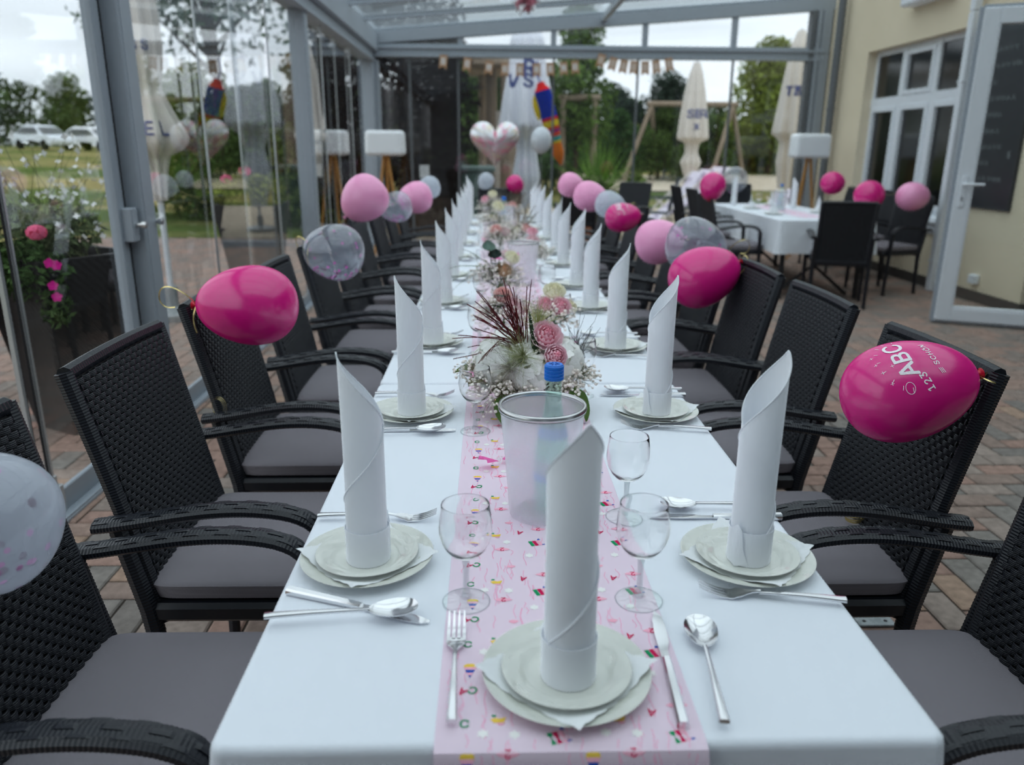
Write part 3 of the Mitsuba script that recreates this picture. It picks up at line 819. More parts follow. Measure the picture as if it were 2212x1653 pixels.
def motif(kind, x, s, a):
    L = prints
    def P(poly): return rot2(flat(np.array(poly) * 0.82), a, x, s)
    if kind in 'AC2S':
        col = {'A': 'red_print', 'C': 'green_print', '2': 'red_print', 'S': 'blue_print'}[kind]
        if kind == '2': L['pink_print'][0].append(P([(0.012 * math.cos(q) + 0.004 * math.cos(3 * q), 0.007 * math.sin(q)) for q in np.linspace(0, 2 * PI, 12, endpoint=False)]))
        m = rot2(glyph[kind], a, x, s); v = m[0].copy(); v[:, 2] = 0.0003; L[col][0].append((v, m[1]))
    elif kind == 'cone':
        L['yellow_print'][0].append(P([(-0.009, 0.014), (-0.010, 0.009), (0.010, 0.009), (0.009, 0.014), (0.004, 0.017), (-0.004, 0.017)]))
        L['pink_print'][0].append(P([(-0.010, 0.009), (-0.0075, 0.003), (0.0075, 0.003), (0.010, 0.009)]))
        L['blue_print'][0].append(P([(-0.0075, 0.003), (-0.005, -0.004), (0.005, -0.004), (0.0075, 0.003)]))
        L['pink_print'][0].append(P([(-0.005, -0.004), (-0.0025, -0.010), (0.0025, -0.010), (0.005, -0.004)]))
        L['blue_print'][0].append(P([(-0.0025, -0.010), (0, -0.016), (0.0025, -0.010)]))
    elif kind == 'books':
        for i, c in enumerate(('green_print', 'red_print', 'pink_print')):
            L[c][0].append(P([(-0.012 + 0.008 * i, -0.010), (-0.005 + 0.008 * i, -0.010), (-0.007 + 0.008 * i, 0.010), (-0.014 + 0.008 * i, 0.010)]))
        L['blue_print'][0].append(P([(0.006, 0.011), (0.012, 0.011), (0.011, 0.016), (0.007, 0.016)]))
        L['blue_print'][0].append(P([(0.010, -0.010), (0.016, -0.010), (0.0155, -0.007), (0.010, -0.007)]))
    elif kind == 'duck':
        L['yellow_print'][0].append(P([(-0.011, 0.003), (-0.004, 0.006), (0.002, 0.004), (0.011, 0.007), (0.008, -0.003), (-0.006, -0.004)]))
        L['pink_print'][0].append(P([(-0.002, -0.004), (0.009, -0.004), (0.006, -0.009), (0.000, -0.008)]))
        L['green_print'][0].append(P([(-0.009, 0.008), (-0.003, 0.008), (-0.003, 0.012), (-0.009, 0.012)]))
    elif kind == 'daisy':
        L['white_print'][0].append(P([((0.009 if i % 2 else 0.006) * math.cos(i * PI / 6), (0.009 if i % 2 else 0.006) * math.sin(i * PI / 6)) for i in range(12)]))
    elif kind == 'blot':
        L['pink_print'][0].append(P([(0.008 * math.cos(q) * (1 + 0.3 * math.sin(3 * q)), 0.005 * math.sin(q)) for q in np.linspace(0, 2 * PI, 10, endpoint=False)]))


tile = [('cone', 0.018, 0.020, 0), ('2', 0.062, 0.032, PI), ('daisy', 0.105, 0.012, 0), ('books', 0.118, 0.052, 0.25), ('C', 0.014, 0.074, PI / 2 * 0), ('duck', 0.052, 0.078, 0), ('A', 0.092, 0.088, PI * 0.9), ('daisy', 0.035, 0.058, 0), ('2', 0.124, 0.100, PI), ('A', 0.010, 0.128, 2.6), ('C', 0.022, 0.130, 2.8), ('blot', 0.075, 0.124, 0), ('daisy', 0.070, 0.056, 0)]
for i in range(-1, 3):
    for j in range(0, 26):
        for kind, dx, dy, a in tile:
            x, s = RX0 + 0.018 + i * tw + dx, 0.02 + j * th + dy
            if RX0 + 0.012 < x < RX1 - 0.012 and 0.02 < s < arc[-1] - 0.02: motif(kind, x, s, a)
        for q in range(26):
            x0, s0 = RX0 + 0.01 + (i + pr.random()) * tw, 0.02 + (j + pr.random()) * th
            ln, amp = 0.012 + 0.035 * pr.random(), 0.0010 + 0.0012 * pr.random()
            tt = np.linspace(0, 1, 9); PH = pr.random() * 6
            pts = np.stack([x0 + amp * np.sin(tt * 6 + PH), s0 + ln * tt], -1)
            if RX0 + 0.006 < x0 < RX1 - 0.006 and 0.01 < s0 < arc[-1] - 0.06: prints['wavy_lines'][0].append(ribbon2(pts, 0.0012))
for n, (ms_, c) in prints.items():
    MATS['print_' + n] = diffuse(*c)
    v, f = join(*ms_)
    v2, f2 = on_runner((v, f), 0.00025 if n == 'wavy_lines' else 0.0005)
    v2[:, 2] += v[:, 2] * 0.6
    ru.part(n, (v2, f2), 'print_' + n, False, kind='stuff')
ru.place('table_runner', 'pink runner printed with letters, cones and wavy lines along the long table', 'table runner')

# ---------------------------------------------------------------- tableware
def plate_mesh(R, h, seed, na=110):
    """Plate with a curved well and a wide rim embossed with swirling ridges."""
    prof = [(0.0, 0.10), (0.30, 0.10), (0.52, 0.10), (0.60, 0.14), (0.66, 0.26), (0.70, 0.42), (0.75, 0.54), (0.80, 0.63), (0.85, 0.72), (0.90, 0.81), (0.95, 0.90), (0.985, 0.97), (1.0, 1.0), (1.004, 0.97), (0.99, 0.92), (0.93, 0.80), (0.80, 0.55), (0.68, 0.25), (0.60, 0.04), (0.58, 0.0), (0.52, 0.0), (0.50, 0.05), (0.0, 0.05)]
    p = np.array(prof); a = np.arange(na) * 2 * PI / na
    A = a[:, None]; r = p[None, :, 0] * R; z = np.broadcast_to(p[None, :, 1] * h, (na, len(p))).copy()
    top = (np.arange(len(p)) >= 4) & (np.arange(len(p)) <= 12)
    rim = np.where(top, np.sin(np.clip((p[:, 0] - 0.66) / 0.34, 0, 1) * PI), 0)
    n = meshkit.fbm(np.stack([np.cos(A - p[None, :, 0] * 2.2) * 4 + seed, np.sin(A - p[None, :, 0] * 2.2) * 4, np.broadcast_to(p[None, :, 0] * 9, (na, len(p)))], -1), 2, seed)
    z += (n - 0.5) * 0.0060 * rim[None]
    return grid(np.stack([np.cos(A) * r, np.sin(A) * r, z], -1), True)


def doily_mesh(half, z0, z1):
    """Square paper doily with a scalloped edge, sagging and lightly wavy."""
    pts = []
    for k in range(4):
        for t in np.linspace(-1, 1, 40, endpoint=False):
            p = np.array([1.0, t]); pts.append((Rz(k * PI / 2)[:2, :2] @ p) * (1 + 0.035 * abs(math.sin(t * 7 * PI / 2))))
    P = np.array(pts) * half
    rings = []
    for s in (0.0, 0.3, 0.55, 0.7, 0.85, 1.0):
        rad = np.hypot(P[:, 0], P[:, 1]) * s
        ang = np.arctan2(P[:, 1], P[:, 0])
        z = z0 + (z1 - z0) * np.clip((rad - 0.060) / 0.040, 0, 1.15) + 0.0022 * np.sin(ang * 6 + 1) * np.clip((rad - 0.072) / 0.02, 0, 1)
        rings.append(np.c_[P * s, z])
    return grid(np.stack(rings, 1), True)


def napkin_mesh(H=0.335, seed=0, tuck=True):
    """Cloth napkin folded to a triangle, cuffed at the foot and rolled: the edge climbs to a peak and winds down outside."""
    r = np.random.default_rng(seed)
    tp, up, dn = 1.15, 1.20, 1.22                       # turns: where the peak is, the climb before it, the fall after it
    th = np.linspace(0.0, tp + dn, 150)
    cuff = 0.054
    h = np.where(th < tp, H - (H - cuff) * (tp - th) / up, H - (H - cuff) * (th - tp) / dn)
    rad = 0.0282 + 0.0016 * th
    a = -(th - tp) * 2 * PI                             # clockwise seen from above; the peak lies at angle 0
    wob = 1.0
    rows = []
    for s in np.linspace(0, 1, 9):
        z = 0.001 + (h - 0.001) * s
        flare = 1 + 0.035 * np.clip((z - 0.15) / 0.17, 0, 1) ** 2
        rows.append(np.stack([np.cos(a) * rad * wob * flare, np.sin(a) * rad * wob * flare, z], -1))
    sheet = grid(np.stack(rows, 1))
    hem = tube(rows[-1] * np.array([1.010, 1.010, 1]), 0.0012, 5)
    n = 72; b = np.arange(n) * 2 * PI / n
    rc = 0.0335 * (1 + 0.008 * np.sin(b * 2 + 1))
    prof = [(1.0, 0.0), (1.012, 0.004), (1.0, 0.02), (1.0, 0.045), (1.012, 0.052), (1.022, 0.0545), (1.02, 0.0565), (0.985, 0.0562)]
    cm = grid(np.stack([np.stack([np.cos(b) * rc * s, np.sin(b) * rc * s, np.full(n, z)], -1) for s, z in prof], 1), True)
    parts = [sheet, hem, cm]
    if tuck:                                            # the loose corner tucked into the cuff, standing off on one side
        q = 3.65 + 0.3 * (r.random() - 0.5)
        def at(t, rr, z): return [math.cos(q + t) * rr, math.sin(q + t) * rr, z]
        g = np.array([[at(-0.55, 0.0345, 0.001), at(-0.5, 0.0346, 0.03), at(-0.45, 0.0352, 0.058)], [at(0.0, 0.041, 0.001), at(-0.05, 0.0405, 0.036), at(-0.05, 0.038, 0.070)], [at(0.5, 0.0345, 0.004), at(0.25, 0.037, 0.030), at(0.15, 0.0375, 0.060)]])
        parts += [grid(g)]
    return parts


def handle(L0, L1, w0, w1, t=0.0022, z=0.004, arch=0.004):
    """Tapering flat handle from y = L0 (neck) to y = L1 (end), slanted cut at the end."""
    y = np.linspace(L0, L1, 14); f = (y - L0) / (L1 - L0)
    w = w0 + (w1 - w0) * f ** 1.3
    zc = z + arch * np.sin(f * PI * 0.9)
    secs = []
    for k in range(len(y)):
        a = w[k] / 2; tt = t * (1.0 + 0.5 * f[k])
        secs.append([(a * c, y[k], zc[k] + tt * s) for c, s in ((-1, -0.3), (-0.8, -0.8), (0.8, -0.8), (1, -0.3), (0.95, 0.5), (0.6, 1.0), (-0.6, 1.0), (-0.95, 0.5))])
    V = np.array(secs); n = V.shape[1]
    m = grid(V.transpose(1, 0, 2), True)
    v = np.vstack([m[0], V[-1].mean(0), V[0].mean(0)]); k = np.arange(n); e = len(m[0])
    idx = k * len(y)
    return v, np.vstack([m[1], np.stack([idx + len(y) - 1, np.roll(idx, -1) + len(y) - 1, np.full(n, e)], 1), np.stack([np.roll(idx, -1), idx, np.full(n, e + 1)], 1)])


def sheet(top, t):
    """Closed plate from a (nu, nv, 3) grid, t thick."""
    b = top.copy(); b[..., 2] -= t
    m1, m2 = grid(top), grid(b)
    nu, nv = top.shape[:2]
    ring = [i * nv for i in range(nu)] + [(nu - 1) * nv + j for j in range(1, nv)] + [i * nv + nv - 1 for i in range(nu - 2, -1, -1)] + [j for j in range(nv - 2, 0, -1)]
    ring = np.array(ring); nx = np.roll(ring, -1); o = nu * nv
    return np.vstack([m1[0], m2[0]]), np.vstack([m1[1], m2[1][:, ::-1] + o, np.stack([nx, ring, ring + o], 1), np.stack([nx, ring + o, nx + o], 1)])


def fork_parts():
    t = Thing()
    def zf(y): return np.where(y < 0.05, 0.0035 + 0.012 * np.clip((0.05 - y) / 0.05, 0, 1) ** 2 - 0.002 * np.sin(np.clip((y) / 0.075, 0, 1) * PI), 0.0035 + 0.007 * np.clip((y - 0.05) / 0.035, 0, 1))
    y = np.linspace(0.040, 0.088, 12); hw = np.interp(y, [0.040, 0.050, 0.060, 0.068, 0.075, 0.088], [0.0125, 0.0128, 0.0115, 0.0065, 0.0034, 0.0028])
    g = np.stack([np.stack([s * hw, y, zf(y) + 0.0012 * s * s], -1) for s in np.linspace(-1, 1, 7)], 0)
    parts = [sheet(g, 0.0018)]
    for c in (-0.0102, -0.0034, 0.0034, 0.0102):
        y = np.linspace(0.0, 0.042, 8); hw = 0.0009 + 0.0014 * np.clip(y / 0.03, 0, 1)
        parts.append(sheet(np.stack([np.stack([c + s * hw, y, zf(y) + 0.0010], -1) for s in (-1, 1)], 0), 0.0017))
    parts.append(handle(0.086, 0.205, 0.0056, 0.0125, z=0.0085, arch=0.0015))
    t.part('', join(*parts), 'steel', 40)
    return t


def spoon_parts():
    t = Thing(); n, m = 15, 17
    u, v = np.meshgrid(np.linspace(-1, 1, n), np.linspace(0, 1, m), indexing='ij')
    yb = 0.068 * v
    w = 0.0208 * np.sqrt(np.clip(np.sin(np.clip(v, 0.004, 0.996) ** 0.82 * PI), 0, 1)) + 0.0012
    z = 0.0118 - 0.0095 * (1 - u * u) * np.sin(v * PI) ** 0.7 + 0.0025 * (1 - v) ** 2
    b = sheet(np.stack([u * w, yb, z], -1), 0.0014)
    t.part('', join(b, handle(0.066, 0.205, 0.0054, 0.0122, z=0.0108, arch=0.0010)), 'steel', 40)
    return t


def knife_parts():
    t = Thing()
    y = np.linspace(0.0, 0.108, 26)
    lo = np.interp(y, [0, 0.010, 0.03, 0.066, 0.074, 0.085, 0.095, 0.108], [-0.0020, -0.0078, -0.0098, -0.0098, -0.0080, -0.0050, -0.0048, -0.0050])
    hi = np.interp(y, [0, 0.02, 0.05, 0.09, 0.108], [0.0010, 0.0058, 0.0075, 0.0060, 0.0052])
    g = np.stack([np.stack([lo + (hi - lo) * s, y, np.full_like(y, 0.0035) + 0.001 * s], -1) for s in (0, 0.5, 1)], 0)
    t.part('', join(sheet(g, 0.0016), handle(0.105, 0.225, 0.0112, 0.0142, t=0.0040, z=0.0042, arch=0.0)), 'steel', 30)
    return t


FORK, SPOON, KNIFE = fork_parts(), spoon_parts(), knife_parts()
PLATE = [Thing(), Thing()]
PLATE[0].part('', plate_mesh(0.102, 0.0165, 1), 'porcelain', True); PLATE[1].part('', plate_mesh(0.0785, 0.0140, 4), 'porcelain', True)
DOILY = Thing(); DOILY.part('', doily_mesh(0.0765, 0.0042, 0.0185), 'paper', True)


def napkin_thing(H, seed, tuck=True):
    t = Thing(); a, b, c, *d = napkin_mesh(H, seed, tuck)
    t.part('rolled_sheet', join(a, b), 'napkin', True)
    t.part('cuff', join(c, *d), 'napkin', 50)
    return t


NAP = [napkin_thing(0.333, k, k != 3) for k in range(4)]
GLASS = Thing()
outer = [(0.0052, 0.070), (0.011, 0.0715), (0.020, 0.076), (0.0275, 0.084), (0.0335, 0.095), (0.0365, 0.106), (0.0372, 0.116), (0.0362, 0.130), (0.0340, 0.146), (0.0333, 0.152)]
inner = [(r - 0.0011 - 0.0006 * (k < 3), z + (0.0050 if k == 0 else 0.0042 if k == 1 else 0.0025 if k == 2 else 0.0)) for k, (r, z) in enumerate(outer)]
GLASS.part('bowl', lathe([(0.0, 0.0695)] + outer + [(0.0327, 0.1524)] + inner[::-1] + [(0.0, 0.0750)], 40), 'glass', True)
GLASS.part('stem', lathe([(0.0, 0.0065), (0.0085, 0.0065), (0.0062, 0.012), (0.0046, 0.022), (0.0042, 0.045), (0.0048, 0.060), (0.0058, 0.0692), (0.0, 0.0692)], 20), 'stem_glass', True)
GLASS.part('foot', lathe([(0.0335, 0.0006), (0.0325, 0.0018), (0.020, 0.0030), (0.010, 0.0050), (0.0080, 0.0063)], 40), 'pane', True)
GLASS.part('foot_rim', lathe([(0.0330, 0.0002), (0.0341, 0.0004), (0.0343, 0.0012), (0.0335, 0.0018), (0.0327, 0.0012), (0.0330, 0.0002)], 40), 'stem_glass', True, of='foot')


def setting(x, y, rot, who, nap_ang, seed, H=1.0, cut=None, group=''):
    """One place: large plate, doily, side plate, rolled napkin, cutlery; rot turns it so that +y points away from the diner."""
    r = np.random.default_rng(seed)
    M = Tr(x, y, TZ + 0.0006)
    PLATE[0].place('dinner_plate', f'large cream plate under the doily, {who}', 'plate', M @ Rz(r.random() * 6), 'dinner plates on the long table')
    DOILY.place('paper_doily', f'scalloped paper doily between two plates, {who}', 'doily', M @ Tr(0, 0, 0.0008) @ Rz(rot + PI / 4 + 0.35 * (r.random() - 0.5) + (0.05 if seed != 100 else 0.0)), 'paper doilies on the long table')
    PLATE[1].place('side_plate', f'small cream plate under the rolled napkin, {who}', 'plate', M @ Tr(0, 0, 0.0062) @ Rz(r.random() * 6), 'side plates on the long table')
    NAP[seed % 3 if seed != 100 else 3].place('napkin', f'white napkin rolled into a tall cone, {who}', 'napkin', M @ Tr(0.002, -0.002, 0.0084) @ Rz(nap_ang) @ Sc(1, 1, H), 'rolled napkins on the long table')
    c = cut or {}
    D = M @ Rz(rot)
    fm = c.get('fork', D @ Tr(-0.142 + 0.004 * (r.random() - 0.5), 0.098, 0.0006) @ Rz(PI + 0.04 * (r.random() - 0.5)) @ Rz(0))
    km = c.get('knife', D @ Tr(0.128, 0.102, 0.0006) @ Rz(PI + 0.04 * (r.random() - 0.5)))
    sm = c.get('spoon', D @ Tr(0.160, 0.096, 0.0006) @ Rz(PI + 0.05 * (r.random() - 0.5)))
    FORK.place('fork', f'steel fork, {who}', 'fork', fm, 'forks on the long table')
    KNIFE.place('knife', f'steel knife, {who}', 'knife', km, 'knives on the long table')
    SPOON.place('spoon', f'steel soup spoon, {who}', 'spoon', sm, 'spoons on the long table')


def between(tip, end, roll=0.0, z=0.0012, tilt=0.0):
    """Placement of a piece of cutlery from its tip towards its end on the table."""
    d = np.array(end) - np.array(tip)
    return Tr(tip[0], tip[1], TZ + z) @ Rz(math.atan2(-d[0], d[1])) @ Rx(tilt)


setting(0.0915, 0.803, 0.0, 'at the near head of the long table', -1.2, 100, 1.0,
        {'fork': between((-0.046, 0.925), (-0.044, 0.714)), 'knife': between((0.227, 0.938), (0.214, 0.712)), 'spoon': between((0.281, 0.915), (0.259, 0.711))})
NLY = [1.088, 1.787, 2.49, 3.19, 3.89, 4.59, 5.29, 5.99, 6.69, 7.38]
NRY = [1.080, 1.783, 2.43, 3.09, 3.62, 4.31, 4.82, 5.60, 6.35, 6.90, 7.42]
for k, y in enumerate(NLY):
    who = f'{ORD[k]} place from the front on the left'
    cut = {'knife': between((-0.083, 0.920), (-0.300, 1.002)), 'spoon': between((-0.100, 0.938), (-0.302, 0.918), z=0.0058)} if k == 0 else {'knife': between((-0.079, y - 0.115), (-0.303, y - 0.117)), 'spoon': between((-0.102, y - 0.126), (-0.305, y - 0.150), z=0.0050)}
    setting(-0.192, y, -PI / 2, who, PI + 0.25 + 0.2 * math.sin(k * 2.3), 10 + k, 1.0 if k < 9 else 1.12, cut)
for k, y in enumerate(NRY):
    who = f'{ORD[k]} place from the front on the right'
    cut = {'fork': between((0.302, y - 0.088), (0.505, y - 0.126)), 'knife': between((0.284, y + 0.150), (0.508, y + 0.145)), 'spoon': between((0.302, y + 0.190), (0.506, y + 0.178))}
    setting(0.401, y, PI / 2, who, 0.05 + 0.2 * math.sin(k * 1.7 + 1), 40 + k, 1.0 + (0.05 if k == 4 else 0), cut)
GLASS.place('wine_glass', 'clear wine glass behind the plate at the near head, right one', 'wine glass', Tr(0.212, 0.974, TZ + 0.0008) @ Rz(1), 'wine glasses on the long table')
for k, y in enumerate(NLY):
    GLASS.place('wine_glass', f'clear wine glass on the runner, {ORD[k]} from the front on the left', 'wine glass', Tr(-0.035, y - 0.118 if k else 0.974, TZ + 0.0012), 'wine glasses on the long table')
for k, y in enumerate(NRY):
    GLASS.place('wine_glass', f'clear wine glass at the runner edge, {ORD[k]} from the front on the right', 'wine glass', Tr(0.236, y + 0.155, TZ + 0.0012), 'wine glasses on the long table')

# bottle coolers with a bottle of water
COOL = Thing()
co = [(0.050, 0.0), (0.0545, 0.003), (0.056, 0.010), (0.0585, 0.05), (0.0655, 0.13), (0.0725, 0.196), (0.0732, 0.200)]
COOL.part('body', lathe([(0.0, 0.0)] + co + [(0.0700, 0.200), (0.0555, 0.05), (0.0515, 0.012), (0.0, 0.010)], 56), 'frosted', True)
COOL.part('rim', lathe([(0.0700, 0.196), (0.0748, 0.194), (0.0758, 0.199), (0.0748, 0.2045), (0.0700, 0.2045), (0.0688, 0.200), (0.0700, 0.196)], 56), 'satin_steel', True)
BOT = Thing()
bo = [(0.0, 0.0), (0.027, 0.0), (0.0305, 0.003), (0.031, 0.010), (0.031, 0.105), (0.0295, 0.122), (0.024, 0.148), (0.0172, 0.178), (0.0142, 0.20), (0.0132, 0.222), (0.0132, 0.236), (0.0148, 0.238), (0.0148, 0.243), (0.0125, 0.245)]
BOT.part('glass', lathe(bo, 32), 'bottle', True)
BOT.part('water', lathe([(0.0, 0.006), (0.0285, 0.006), (0.0288, 0.10), (0.0272, 0.121), (0.0218, 0.147), (0.0178, 0.165), (0.0, 0.165)], 24), 'bottle', True)
cap = [(0.0, 0.238), (0.0158, 0.238)]
for q in range(4): cap += [(0.0165, 0.2395 + 0.006 * q), (0.0165, 0.2435 + 0.006 * q), (0.0154, 0.2445 + 0.006 * q)]
MATS['cap_blue'] = princ((0.005, 0.15, 0.62), 0.35)
cp = BOT.part('cap', lathe(cap + [(0.0155, 0.2625), (0.0140, 0.2645), (0.0, 0.2645)], 40), 'cap_blue', 40)
MATS['cap_dark'] = diffuse(0.004, 0.03, 0.20)
BOT.part('star_mark', join(*[mv(xf(flat([(0.0035, -0.0012), (0.0095, -0.0006), (0.0105, 0.0), (0.0095, 0.0006), (0.0035, 0.0012)]), Rz(k * PI / 4)), 0, 0, 0.2648) for k in range(8)]), 'cap_dark', False, of=cp, kind='stuff')
MATS['label_blue'] = diffuse(0.22, 0.40, 0.74)
MATS['label_pale'] = diffuse(0.62, 0.72, 0.78)
BOT.part('label', lathe([(0.0312, 0.072), (0.0312, 0.098)], 32), 'label_pale', True)
BOT.part('label_band', lathe([(0.0313, 0.060), (0.0313, 0.073)], 32), 'label_blue', True)
BOT.part('neck_label', lathe([(0.0266, 0.138), (0.0226, 0.156)], 32), 'label_blue', True)
for k, (x, y, by) in enumerate([(0.088, 1.252, 0.02), (0.153, 3.66, 0.0), (0.110, 5.95, 0.0)]):
    n = ['nearest to the camera', 'in the middle of the long table', 'far down the long table'][k]
    COOL.place('bottle_cooler', f'frosted bottle cooler with steel rim, {n}', 'bottle cooler', Tr(x, y, TZ + 0.0012), 'bottle coolers on the long table')
    if k != 1: BOT.place('water_bottle', f'green glass water bottle with blue cap in the cooler {n}', 'bottle', Tr(x + (0.018 if k == 0 else -0.01), y + (-0.004 if k == 0 else 0), TZ + 0.0122) @ Rz(0.3), 'water bottles in the coolers')

# ---------------------------------------------------------------- flowers
def petal(w, l, cup, tip=0.0, n=5, m=5):
    u, v = np.meshgrid(np.linspace(-1, 1, n), np.linspace(0, 1, m), indexing='ij')
    ww = w * np.sin(np.clip(v * 0.86 + 0.10, 0, 1) * PI) ** 0.55
    return np.stack([u * ww, l * v, cup * (v * v + 0.55 * u * u * (0.4 + v)) - tip * v ** 3], -1)


def rose(r, c_in, c_out, seed, open_=1.0):
    """Garden rose looking up along +z: rings of cupped petals, tighter towards the heart."""
    q = np.random.default_rng(seed); b = MB()
    for ring in range(6):
        f = ring / 5
        n = 5 + ring
        for k in range(n):
            a = 2 * PI * (k + 0.5 * (ring % 2)) / n + 0.3 * q.random()
            rad = r * (0.08 + 0.62 * f * open_)
            g = petal(r * (0.26 + 0.30 * f), r * (0.80 - 0.10 * f), r * 0.25)
            lean = 0.18 + 1.05 * f ** 1.3 * open_
            V = g.reshape(-1, 3)
            M = Rz(a - PI / 2) @ Tr(0, rad, r * (0.10 - 0.34 * f)) @ Rx(PI / 2 - lean)
            m = xf(grid(g), M)
            t = np.clip(g[..., 1].reshape(-1) / r, 0, 1)[:, None]
            c = np.array(c_in) * (1 - f) + np.array(c_out) * f
            b.add(m, np.minimum(c * (0.88 + 0.14 * t) * (0.95 + 0.1 * q.random()), 0.98))
    s = ball(r * 0.72, 1); b.add((s[0] * [1, 1, 0.75] + [0, 0, -r * 0.22], s[1]), np.array(c_in) * 0.8)
    return b


def hydrangea(R, seed, n=60):
    q = np.random.default_rng(seed); b = MB()
    for k in range(n):
        z = 1 - 1.25 * (k + 0.5) / n; a = k * 2.39996
        d = np.array([math.sqrt(max(0, 1 - z * z)) * math.cos(a), math.sqrt(max(0, 1 - z * z)) * math.sin(a), z])
        M = Tr(*(d * R * (0.92 + 0.12 * q.random()))) @ align_z(d + 0.25 * q.normal(size=3)) @ Rz(6 * q.random())
        c = np.array([0.96, 0.965, 0.93]) * (0.93 + 0.1 * q.random())
        for j in range(4):
            g = petal(R * 0.155, R * 0.27, R * 0.02, R * 0.05, 3, 4)
            b.add(xf(grid(g), M @ Rz(j * PI / 2)), c)
    s = ball(R * 0.80, 1); b.add(s, (0.86, 0.88, 0.78))
    return b


def gyps(n, spread, seed, size=0.0038, up=0.5, c=(0.90, 0.83, 0.76)):
    """Baby's breath: wiry stems with small round heads."""
    q = np.random.default_rng(seed); b = MB(); oc = trimesh.creation.icosphere(1, 1.0); ov, of = np.array(oc.vertices), np.array(oc.faces)
    for k in range(n):
        d = q.normal(size=3) * [1, 1, 0.7] + [0, 0, up]; d /= np.linalg.norm(d)
        e = d * np.array(spread) * (0.55 + 0.5 * q.random())
        b.add(tube([e * 0.35, e * 0.7 + [0, 0, 0.004], e], [0.0006, 0.0005, 0.0004], 3, False), (0.16, 0.17, 0.09))
        s = size * (0.6 + 0.7 * q.random())
        b.add((ov * s * [1, 1, 0.85] + e, of), np.array(c) * (0.8 + 0.4 * q.random()))
    return b


def leaf(l, w, bend, c, n=5, m=9):
    u, v = np.meshgrid(np.linspace(-1, 1, n), np.linspace(0, 1, m), indexing='ij')
    ww = w * np.sin(np.clip(v, 0, 1) ** 0.75 * PI) ** 0.8
    g = np.stack([u * ww, l * v, -bend * v * v + 0.25 * w * np.abs(u) + 0.02 * l * np.sin(v * 9)], -1)
    return MB().add(grid(g), np.array(c) * (0.9 + 0.25 * (np.abs(u).reshape(-1)[:, None] < 0.1)))


def xmb(b, M):
    o = MB(); o.m = [xf(m, M) for m in b.m]; o.c = b.c; return o


def hairs(n, L, seed, c0, c1, cone=0.9, r=0.0004):
    q = np.random.default_rng(seed); b = MB()
    for k in range(n):
        d = q.normal(size=3) * cone + [0, 0, 1]; d /= np.linalg.norm(d)
        l = L * (0.6 + 0.5 * q.random()); bend = q.normal(size=3) * 0.18 * l
        t = q.random()
        b.add(tube([d * l * 0.1, d * l * 0.55 + bend * 0.3, d * l + bend], [r, r * 0.9, r * 0.6], 3, False), np.array(c0) * (1 - t) + np.array(c1) * t)
        b.add((np.array([[1, 0, 0], [-1, 0, 0], [0, 1, 0], [0, -1, 0], [0, 0, 1], [0, 0, -1.0]]) * r * 2.6 + d * l + bend, np.array([[0, 2, 4], [2, 1, 4], [1, 3, 4], [3, 0, 4], [2, 0, 5], [1, 2, 5], [3, 1, 5], [0, 3, 5]])), np.array(c1) * 0.6)
    return b


PINK, BLUSH, CREAM, SALMON = ((0.95, 0.47, 0.57), (0.97, 0.78, 0.83)), ((0.95, 0.70, 0.74), (0.97, 0.85, 0.87)), ((0.96, 0.92, 0.70), (0.97, 0.95, 0.84)), ((0.96, 0.56, 0.54), (0.97, 0.76, 0.73))
GREEN, DGREEN, BLUEGREEN = (0.10, 0.17, 0.05), (0.035, 0.06, 0.035), (0.14, 0.22, 0.18)

# the large low arrangement behind the first cooler
fa = Thing(); C0 = np.array([0.085, 1.86, TZ])
fa.part('bowl', lathe([(0.0, 0.002), (0.055, 0.002), (0.075, 0.03), (0.08, 0.06), (0.0, 0.062)], 32), 'bark', 30)
for (x, y, z, R, s) in ((-0.065, -0.025, 0.118, 0.062, 1), (0.012, -0.050, 0.098, 0.060, 2), (0.082, -0.02, 0.118, 0.060, 3), (0.045, 0.055, 0.135, 0.060, 4), (-0.03, 0.05, 0.130, 0.058, 5), (0.005, -0.01, 0.135, 0.050, 15)):
    fa.part('hydrangea_head', xmb(hydrangea(R, s), Tr(x, y, z) @ align_z(np.array([x, y - 0.05, 0.10]))), 'vthin', True)
fa.part('rose', xmb(rose(0.033, *PINK, 6), Tr(0.048, -0.040, 0.186) @ align_z([0.15, -0.75, 0.75])), 'vthin', True, label='open pink rose')
fa.part('rose', xmb(rose(0.030, *PINK, 8, 0.75), Tr(0.066, -0.085, 0.150) @ align_z([0.25, -0.9, 0.45])), 'vthin', True, label='half-open pink rose')
q = np.random.default_rng(12)
b = MB()
for k in range(34):
    a, t = q.normal() * 0.5, q.random()
    base = np.array([-0.012, -0.035, 0.165]) + q.normal(size=3) * 0.006
    d = np.array([-0.62 * t * 1.1 + 0.12 * q.normal(), 0.05 * q.normal(), 0.95 - 0.75 * t * t + 0.1 * q.normal()]); d /= np.linalg.norm(d)
    l = 0.085 + 0.075 * q.random()
    P = [base + d * l * s + np.array([-0.02 * s * s, 0, -0.02 * s * s]) * t + q.normal(size=3) * 0.0012 for s in np.linspace(0, 1, 7)]
    b.add(tube(P, np.linspace(0.0016, 0.0010, 7), 4), (0.085 + 0.05 * q.random(), 0.022, 0.026))
fa.part('red_grass', b, 'vcol', False, kind='stuff')
b = MB()
for k in range(4):
    base = np.array([-0.03, -0.05, 0.155]); d = np.array([-0.8 + 0.25 * k * 0.4, -0.3, -0.25 + 0.1 * k])
    b.add(tube([base + d * s * 0.11 + [0, 0, 0.03 * math.sin(s * PI)] for s in np.linspace(0, 1, 6)], 0.0011, 4), (0.10, 0.035, 0.03))
